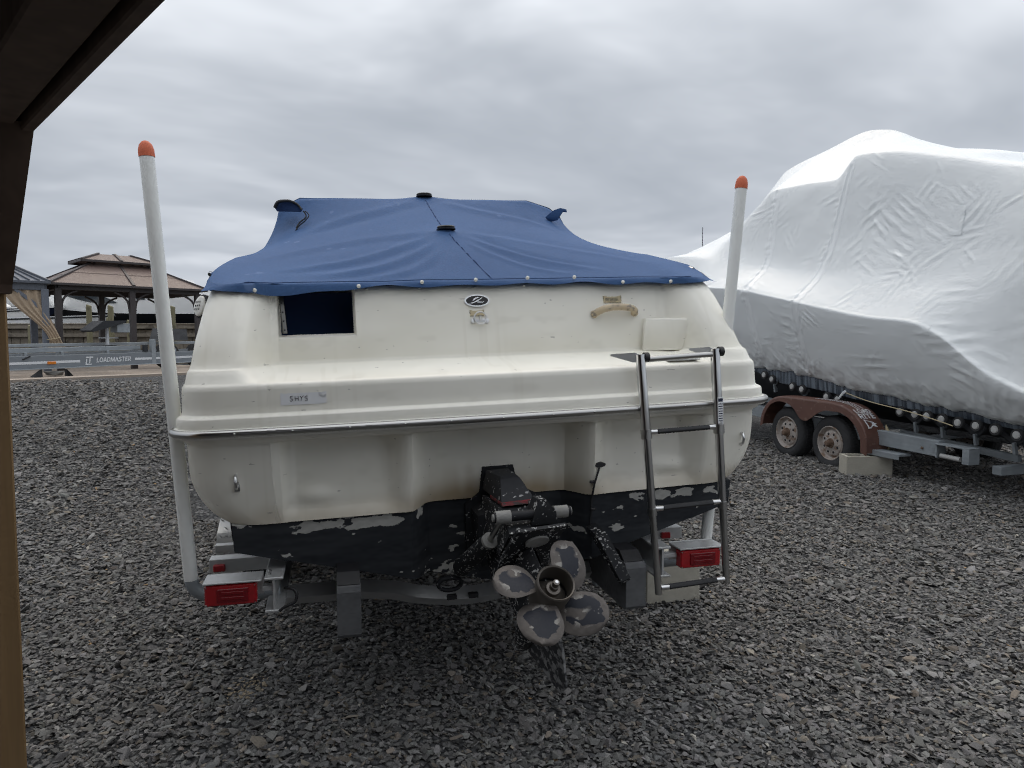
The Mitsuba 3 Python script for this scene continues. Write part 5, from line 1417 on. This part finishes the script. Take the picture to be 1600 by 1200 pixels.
g1, g1w = gazebo('gazebo', 'brown gazebo with a two tier hipped metal roof behind the empty trailer', (-10.88, 19.6, G0), math.radians(45), 3.45, 2.8, 2.08, 'm_gbrown', 'm_gdark',
       [(3.75, 3.1, 2.20, 1.40, 0.80, 2.82), (1.90, 1.25, 2.90, 0.80, 0.10, 3.12)], 0.14)
for x in (-0.62, 0.62):
    for y in (-0.33, 0.33):
        put(g1, 'cupola_post', xf(beam([x, y, 2.76], [x * 0.9, y, 2.92], 0.05, 0.05, (0, 1, 0)), g1w), 'm_gdark')
g2, g2w = gazebo('gazebo', 'grey gazebo with ribbed roof and tied beige curtain at the far left', (-12.84, 17.02, G0), math.radians(40), 2.7, 2.3, 2.02, 'm_ggrey', 'm_ggrey_dark', [(2.8, 2.4, 2.20, 0.5, 0.2, 2.86)], 0.15, False, 7)
put(g2, 'brace', xf(beam([1.28, -1.10, 1.50], [0.72, -1.10, 2.0], 0.06, 0.08), g2w), 'm_ggrey')
# tied curtain on its right front post
cg = []
for i, z in enumerate(np.linspace(2.02, 0.45, 26)):
    f = (2.02 - z) / 1.57
    wid = 0.30 * (1 - sstep(0.0, 0.72, f)) + 0.14 + 0.14 * sstep(0.75, 1.0, f)
    cx = 0.86 + 0.62 * sstep(0.0, 0.85, f)
    cg.append([[cx + wid * (t - 0.5) * 1.7, -1.10 - 0.16 * f + 0.022 * math.sin(t * 27 + 1.5 * math.sin(5 * f)) * (1 - 0.4 * f), z] for t in np.linspace(0, 1, 60)])
cu = put(g2, 'curtain', xf(grid(cg), g2w), 'm_curtain', True, label='beige curtain tied back to the post')
put(cu, 'tie_band', xf(tube(curve([[1.30, -1.26, 0.82], [1.42, -1.30, 0.835], [1.56, -1.26, 0.87]], 10), 0.02, 8, squash=(1.6, 0.4)), g2w), 'm_label', True)

# ---------------------------------------------------------------- empty grey trailer on its slab
sl = []
SA, SB = np.array([-9.55, 13.45]), np.array([-7.95, 15.91])
sd = (SB - SA) / np.linalg.norm(SB - SA)
sn_ = np.array([-sd[1], sd[0]])
q4 = [SA - sd * 8, SB + sd * 3.5, SB + sd * 3.5 + sn_ * 7.2, SA - sd * 8 + sn_ * 7.2]
zz = G0 + 0.035
slab = prism([tuple(q) for q in q4], [0, 0, zz - 0.3], [1, 0, 0], [0, 1, 0], [0, 0, 0.32])
scene['concrete_slab'] = mikit.ply(slab, 'm_slab')
labels['concrete_slab'] = {'label': 'tan concrete slab under the empty trailer and gazebos', 'kind': 'structure', 'category': 'slab'}
GZ = zz + 0.02
TA = np.array([-9.9, 14.0, 0]); TB = np.array([-9.9 + 0.53, 14.0 + 0.848, 0])
td = (TB - TA) / np.linalg.norm(TB - TA)
tnn = np.array([-td[1], td[0], 0])
lmr = thing('flatbed_trailer', 'empty grey boat trailer with white lettering on its long side beam', 'trailer')


def lw(q):
    q = np.asarray(q, float)
    return TA + q[..., :1] * td + q[..., 1:2] * tnn + q[..., 2:3] * np.array([0, 0, 1.0])


def LB(*m):
    return xf(J(*m), lw)


def zb(s):
    return 1.02 + 0.05 * s / 3.2


for n_, nm in ((0, 'long grey side beam carrying the lettering'), (2.1, None)):
    put(lmr, 'side_beam', LB(beam([-3.5, n_, zb(-3.5) + 0.135], [6.0, n_, zb(6.0) + 0.135], 0.08, 0.26)), 'm_greypaint', label=nm)
put(lmr, 'lower_lip', LB(beam([-3.5, -0.03, zb(-3.5) - 0.002], [6.0, -0.03, zb(6.0) - 0.002], 0.12, 0.018)), 'm_steelpaint')
put(lmr, 'top_rail', LB(beam([-3.5, 0.20, zb(-3.5) + 0.370], [2.75, 0.20, zb(2.75) + 0.375], 0.07, 0.10)), 'm_steelpaint', label='near upper rail of the trailer')
put(lmr, 'top_rail', LB(beam([-3.5, 1.2, 1.44], [6.0, 1.2, 1.56], 0.09, 0.07)), 'm_steelpaint', label='far upper rail of the trailer')
put(lmr, 'bunk', LB(beam([-1.2, 0.8, 1.33], [2.5, 0.8, 1.47], 0.25, 0.05)), 'm_bgblack')
for s in (-2.2, -0.3, 0.35, 1.05, 2.0, 3.6):
    put(lmr, 'riser', LB(beam([s, 0.20, zb(s) + 0.2], [s, 0.20, zb(s) + 0.33], 0.10, 0.05, (1, 0, 0))), 'm_steelpaint')
    put(lmr, 'cross_beam', LB(beam([s, 0.04, zb(s) + 0.16], [s, 2.06, zb(s) + 0.16], 0.10, 0.10)), 'm_greypaint')
    put(lmr, 'riser', LB(beam([s + 0.4, 1.2, zb(s) + 0.16], [s + 0.4, 1.2, 1.42 + 0.012 * s], 0.08, 0.05, (1, 0, 0))), 'm_steelpaint')
put(lmr, 'upright', LB(beam([2.94, 0.0, zb(3) - 0.02], [2.94, 0.0, zb(3) + 0.56], 0.10, 0.10, (1, 0, 0))), 'm_steelpaint', label='short upright post on the side beam')
put(lmr, 'clamp', LB(lohi([2.72, -0.05, 1.34], [2.80, 0.05, 1.50])), 'm_bgblack')
put(lmr, 'reflective_strip', LB(beam([-3.4, -0.042, zb(-3.4) + 0.125], [1.30, -0.042, zb(1.3) + 0.125], 0.004, 0.05)), 'm_letter')
put(lmr, 'reflective_strip', LB(beam([2.49, -0.042, zb(2.49) + 0.125], [6.0, -0.042, zb(6) + 0.125], 0.004, 0.05)), 'm_letter')
put(lmr, 'lettering', LB(lettering('LOADMASTER', 0.095, [1.63, -0.042, zb(1.63) + 0.088], [1, 0, 0.0157], [0, 0, 1], [0, -1, 0], True, 0.12, 0.004, 0.76)), 'm_letter', label='white word on the side beam')
lt_ = [[(0.02, 0.13), (0.165, 0.13), (0.162, 0.105), (0.015, 0.105)], [(0.09, 0.105), (0.112, 0.105), (0.097, -0.01), (0.075, -0.01)], [(0.02, 0.085), (0.042, 0.085), (0.022, -0.045), (0.0, -0.045)], [(0.0, -0.045), (0.125, -0.045), (0.128, -0.022), (0.004, -0.022)]]
put(lmr, 'logo', LB([prism(pg, [1.405, -0.0415, zb(1.4) + 0.083], [1, 0, 0.0157], [0, 0, 1], [0, -0.005, 0]) for pg in lt_]), 'm_letter', label='white two letter mark before the word')
put(lmr, 'marker_light', LB(lohi([0.655, -0.062, 1.115], [0.815, -0.040, 1.175], 0.012)), 'm_amber', label='amber marker light on the side beam')
put(lmr, 'handle', LB(beam([0.20, -0.05, 1.22], [0.34, -0.06, 1.29], 0.02, 0.03)), 'm_bgblack')
put(lmr, 'support_leg', LB(hull([[1.10, y, z] for y in (0.1, 0.2) for z in (GZ, 1.0)] + [[1.18, y, GZ] for y in (0.0, 0.3)])), 'm_bgblack')
put(lmr, 'support_leg', LB(hull([[0.52, -0.05, 1.02], [0.64, 0.15, 1.02], [0.40, -0.05, GZ], [0.56, -0.05, GZ], [0.45, 0.25, GZ]])), 'm_bgblack')
put(lmr, 'canvas_bag', LB(hull(np.array([[0.84, 0.05, GZ + 0.07]]) + rng.normal(size=(60, 3)) * [0.10, 0.07, 0.026])), 'm_anode', label='grey crumpled bag under the beam')
put(lmr, 'winch_post', LB(beam([2.45, 1.0, 1.50], [2.45, 1.0, 1.90], 0.07, 0.05, (1, 0, 0)), beam([2.25, 1.0, 1.66], [2.70, 1.0, 1.66], 0.05, 0.02)), 'm_letter', label='light metal post behind the far rail')
put(lmr, 'winch_cradle', LB(hull([[1.95, y, 1.83] for y in (0.75, 1.25)] + [[2.25, y, 2.05] for y in (0.75, 1.25)] + [[2.78, y, 2.07] for y in (0.75, 1.25)] + [[2.74, y, 2.015] for y in (0.75, 1.25)] + [[2.02, y, 1.795] for y in (0.75, 1.25)])), 'm_bgblack', label='tilted black cradle on the post')
put(lmr, 'winch_box', LB(lohi([2.58, 0.80, 1.79], [2.88, 1.1, 2.00])), 'm_steelpaint')
put(lmr, 'carpet_pad', LB(hull([[3.52, n_, 1.60] for n_ in (0.7, 1.1)] + [[4.30, n_, 1.60] for n_ in (0.7, 1.1)] + [[3.62, n_, 1.90] for n_ in (0.7, 1.1)] + [[4.28, n_, 1.88] for n_ in (0.7, 1.1)])), 'm_carpet', label='dark carpeted pad at the end of the far rail')
for s in (4.6, 5.5):
    for n_ in (-0.1, 2.0):
        put(lmr, 'wheel', LB(lathe([(0.0, 0.06), (0.20, 0.05), (0.21, 0.0), (0.31, 0.0), (0.34, 0.04), (0.34, 0.18), (0.31, 0.21), (0.0, 0.2)], [s, n_, GZ + 0.34], [0, 1, 0], 28)), 'm_rubber', 40)

# ---------------------------------------------------------------- timber bulkhead with planks and piles
bk = thing('bulkhead', 'weathered timber bulkhead of upright planks behind the gazebos', 'retaining wall')
x = -21.0
while x < -5.5:
    w_ = rng.uniform(0.27, 0.33)
    put(bk, 'plank', lohi([x, WALL_Y - 0.06 + rng.uniform(-0.012, 0.012), G0 - 0.1], [x + w_ - 0.018, WALL_Y, 1.96 + rng.uniform(-0.02, 0.01)], 0.008), ('m_wood_a', 'm_wood_b')[int(rng.random() < 0.45)])
    x += w_
put(bk, 'backing', lohi([-21, WALL_Y + 0.002, G0 - 0.1], [-5.5, WALL_Y + 0.05, 1.95]), 'm_wood_b')
put(bk, 'wale', lohi([-21, WALL_Y - 0.22, 1.98], [-5.5, WALL_Y - 0.065, 2.12], 0.01), 'm_wood_a', label='long cap timber along the top of the bulkhead')
put(bk, 'wale', lohi([-21, WALL_Y - 0.18, 1.70], [-5.5, WALL_Y - 0.065, 1.82], 0.01), 'm_wood_b')
put(bk, 'cap_board', lohi([-21, WALL_Y - 0.26, 2.123], [-5.5, WALL_Y + 0.25, 2.16], 0.006), 'm_wood_a')
for i, (px_, zt, r, yy) in enumerate(((-13.65, 2.72, 0.085, 23.0), (-12.95, 2.70, 0.09, 23.0), (-12.30, 2.22, 0.085, 22.9), (-10.95, 2.68, 0.08, 23.0), (-13.95, 2.36, 0.06, 24.6), (-15.4, 2.05, 0.10, 22.8), (-14.9, 1.95, 0.10, 22.9))):
    single('piling', tube([[px_, yy, G0 - 0.2], [px_, yy, zt - 0.02], [px_ + 0.01, yy, zt]], [r, r * 0.97, r * 0.9], 14), 'm_pile', 'round timber pile standing ' + ('before the bulkhead under the gazebo roof', 'before the bulkhead below the dark yacht window', 'cut off low just right of the tilted black cradle', 'before the bulkhead behind the left guide pole', 'behind the bulkhead, thin, left of the tallest piles', 'low before the bulkhead left of the grey gazebo post', 'low before the bulkhead by the beige curtain')[i], 'piling', 40, group='timber piles along the bulkhead')


# ---------------------------------------------------------------- boats beyond the bulkhead
def far_boat(name, label, C, yaw, L, Bm, H, hullm, botm, rise=0.35, cabin=None, win=None, wband=None, draft=0.7):
    g = thing(name, label, 'boat')
    R = np.array([[math.cos(yaw), -math.sin(yaw), 0], [math.sin(yaw), math.cos(yaw), 0], [0, 0, 1]])
    Wd = lambda q: np.asarray(q, float) @ R.T + np.asarray(C)  # noqa: E731
    # x runs from bow (0) to stern (L)
    t = np.linspace(0, 1, 26)
    hb = Bm / 2 * np.minimum(1, (t / 0.55)) ** 0.62 * (1 - 0.08 * t)
    sh = draft + H + rise * (1 - t) ** 1.6
    ch = draft + 0.10 * H + 0.30 * H * (1 - t) ** 3.0
    ke = 0.0 + (draft + 0.22 * H) * (1 - t) ** 3.2
    xk = L * (t * 1.0) + 0.16 * L * (1 - t) ** 2 * 0
    for sg in (-1, 1):
        up_ = [[[xk[i] - 0.10 * L * (1 - t[i]) ** 2 * (k / 4), sg * hb[i] * (0.92 + 0.08 * math.sin(k / 4 * math.pi / 2)), ch[i] + (sh[i] - ch[i]) * k / 4] for k in range(5)] for i in range(26)]
        put(g, 'hull', xf(grid(up_, sg < 0), Wd), hullm, 40)
        lo_ = [[[xk[i], 0, ke[i]], [xk[i], sg * hb[i] * 0.45, ke[i] * 0.5 + ch[i] * 0.5], [xk[i], sg * hb[i] * 0.92, ch[i]]] for i in range(26)]
        put(g, 'bottom', xf(grid(lo_, sg > 0), Wd), botm, 40)
        put(g, 'rub_rail', xf(tube(np.array([[xk[i] - 0.10 * L * (1 - t[i]) ** 2, sg * (hb[i] + 0.01), sh[i] - 0.06] for i in range(26)]), 0.035, 6), Wd), 'm_bgblack' if hullm != 'm_bgnavy' else 'm_bgwhite', True)
    put(g, 'transom', xf(hull([[L + d, s_ * hb[-1] * q, z] for d in (0, 0.05) for s_ in (-1, 1) for q, z in ((1, sh[-1]), (0.92, ch[-1]), (0.1, 0.05))]), Wd), hullm)
    put(g, 'deck', xf(grid([[[xk[i] - 0.10 * L * (1 - t[i]) ** 2, sg * hb[i], sh[i]] for sg in (-1, 1)] for i in range(26)], True), Wd), 'm_bgwhite', True)
    if cabin:
        for (c0, c1, ch0, ch1, wf) in cabin:
            w_ = Bm / 2 * wf
            z0 = draft + H * 0.98
            cb = put(g, 'cabin', xf(hull([[L * c0, s_ * w_ * 0.7, z0] for s_ in (-1, 1)] + [[L * c1, s_ * w_, z0] for s_ in (-1, 1)] + [[L * (c0 + ch0), s_ * w_ * 0.75, z0 + ch1] for s_ in (-1, 1)] + [[L * (c1 - 0.02), s_ * w_ * 0.82, z0 + ch1] for s_ in (-1, 1)]), Wd), 'm_bgwhite', 30)
            for s_ in (-1, 1):
                A0, A1 = np.array([L * (c0 + ch0 * 0.55), s_ * w_ * 0.83, z0 + ch1 * 0.42]), np.array([L * (c1 - 0.03), s_ * w_ * 0.955, z0 + ch1 * 0.42])
                B0, B1 = np.array([L * (c0 + ch0 * 0.98), s_ * w_ * 0.79, z0 + ch1 * 0.86]), np.array([L * (c1 - 0.03), s_ * w_ * 0.875, z0 + ch1 * 0.86])
                put(cb, 'window', xf(hull([p + [0, d, 0] for p in (A0, A1, B0, B1) for d in (-0.02, 0.02)]), Wd), 'm_bgglass')
    if win:
        for x0, x1, lo_, hi_ in win:
            pts = []
            for x_ in np.linspace(x0, x1, 12):
                tq_ = (x_ - x0) / (x1 - x0)
                row = []
                for f_ in np.linspace(np.interp(tq_, np.linspace(0, 1, len(lo_)), lo_), np.interp(tq_, np.linspace(0, 1, len(hi_)), hi_), 4):
                    i_ = x_ * 25
                    hbx, shx, chx = (np.interp(i_, np.arange(26), q) for q in (hb, sh, ch))
                    yy = hbx * (0.92 + 0.08 * math.sin(f_ * math.pi / 2))
                    row.append([L * x_ - 0.10 * L * (1 - x_) ** 2 * f_, -yy - 0.03, chx + (shx - chx) * f_])
                pts.append(row)
            put(g, 'hull_window', xf(grid(pts), Wd), 'm_bgglass')
    return g, Wd


UPZ = 2.0
y1, y1w = far_boat('yacht', 'long white yacht with dark hull window and black bottom seen through the brown gazebo', (-22.4, 34.6, UPZ + 0.24), math.radians(-6), 8.2, 2.9, 1.28, 'm_bgwhite', 'm_bgblack', 0.50, draft=0.42,
                   cabin=[(0.45, 0.86, 0.18, 0.55, 0.7)], win=[(0.16, 0.54, [0.60, 0.46, 0.36, 0.34, 0.36], [0.66, 0.70, 0.70, 0.66, 0.40]), (0.66, 0.71, [0.52, 0.52], [0.60, 0.60])])
for s_ in (2.0, 6.5):
    put(y1, 'stand', xf(J(beam([s_, -1.0, -0.25], [s_, -0.75, 0.40], 0.10, 0.10, (1, 0, 0)), beam([s_, 1.0, -0.25], [s_, 0.75, 0.40], 0.10, 0.10, (1, 0, 0))), y1w), 'm_bgblack')
put(y1, 'engine', xf(hull(np.array([[8.5, 0, 0.30]]) + rng.normal(size=(40, 3)) * [0.18, 0.3, 0.22]), y1w), 'm_bgblack')
put(y1, 'swim_platform', xf(lohi([8.1, -1.2, 0.75], [9.0, 1.2, 0.85], 0.02), y1w), 'm_bgwhite')
far_boat('cabin_cruiser', 'white cabin cruiser with navy hull under the grey gazebo at the far left', (-21.9, 33.6, UPZ + 0.02), math.radians(186), 7.5, 2.6, 0.55, 'm_bgnavy', 'm_bgnavy', 0.25, draft=0.38, cabin=[(0.22, 0.80, 0.14, 0.72, 0.85)])
far_boat('motor_launch', 'white boat with dark cabin windows between the beige curtain and the brown gazebo post', (-21.6, 36.6, UPZ + 0.45), math.radians(178), 6.0, 2.2, 0.70, 'm_bgwhite', 'm_bgblack', 0.30, cabin=[(0.20, 0.55, 0.14, 0.62, 0.75)])
far_boat('dinghy', 'small white boat low behind the bulkhead at the far left beside the timber post', (-20.6, 30.6, UPZ - 0.2), math.radians(176), 4.5, 1.7, 0.55, 'm_bgwhite', 'm_bgwhite', 0.25, draft=0.35)
far_boat('cabin_cruiser', 'white cabin cruiser far off beneath the right end of the brown gazebo roof', (-21.3, 46.0, UPZ + 0.3), math.radians(-4), 6.2, 2.2, 0.75, 'm_bgwhite', 'm_bgblack', 0.30, cabin=[(0.28, 0.78, 0.16, 0.62, 0.8)])
far_boat('skiff', 'low white open boat behind the bulkhead, its bow just left of the tilted black cradle', (-16.4, 28.6, UPZ - 0.28), math.radians(183), 4.6, 1.6, 0.42, 'm_bgwhite', 'm_bgwhite', 0.18, draft=0.3)
# bare trees on the skyline
tw_ = []
for i in range(90):
    bx_, by_ = rng.uniform(-75, -22), rng.uniform(78, 96)
    h_ = rng.uniform(3.2, 5.0)
    b0 = np.array([bx_, by_, UPZ])
    tw_.append(tube([b0, b0 + [0.1, 0, h_ * 0.5], b0 + [0, 0, h_ * 0.85]], [0.11, 0.08, 0.03], 5))
    for k in range(60):
        z0 = rng.uniform(0.18, 0.85) * h_
        a = rng.uniform(0, 2 * math.pi)
        ln = rng.uniform(0.6, 1.7) * (1.1 - 0.5 * z0 / h_)
        p0 = b0 + [0, 0, z0]
        dd = np.array([math.cos(a), math.sin(a), rng.uniform(0.4, 1.2)])
        dd /= np.linalg.norm(dd)
        p1 = p0 + dd * ln
        tw_.append(tube([p0, (p0 + p1) / 2 + rng.normal(0, 0.06, 3), p1], [0.035, 0.025, 0.012], 3, False))
single('treeline', J(tw_), 'm_tree', 'bare brown trees along the skyline behind the boats', 'trees', kind='stuff')
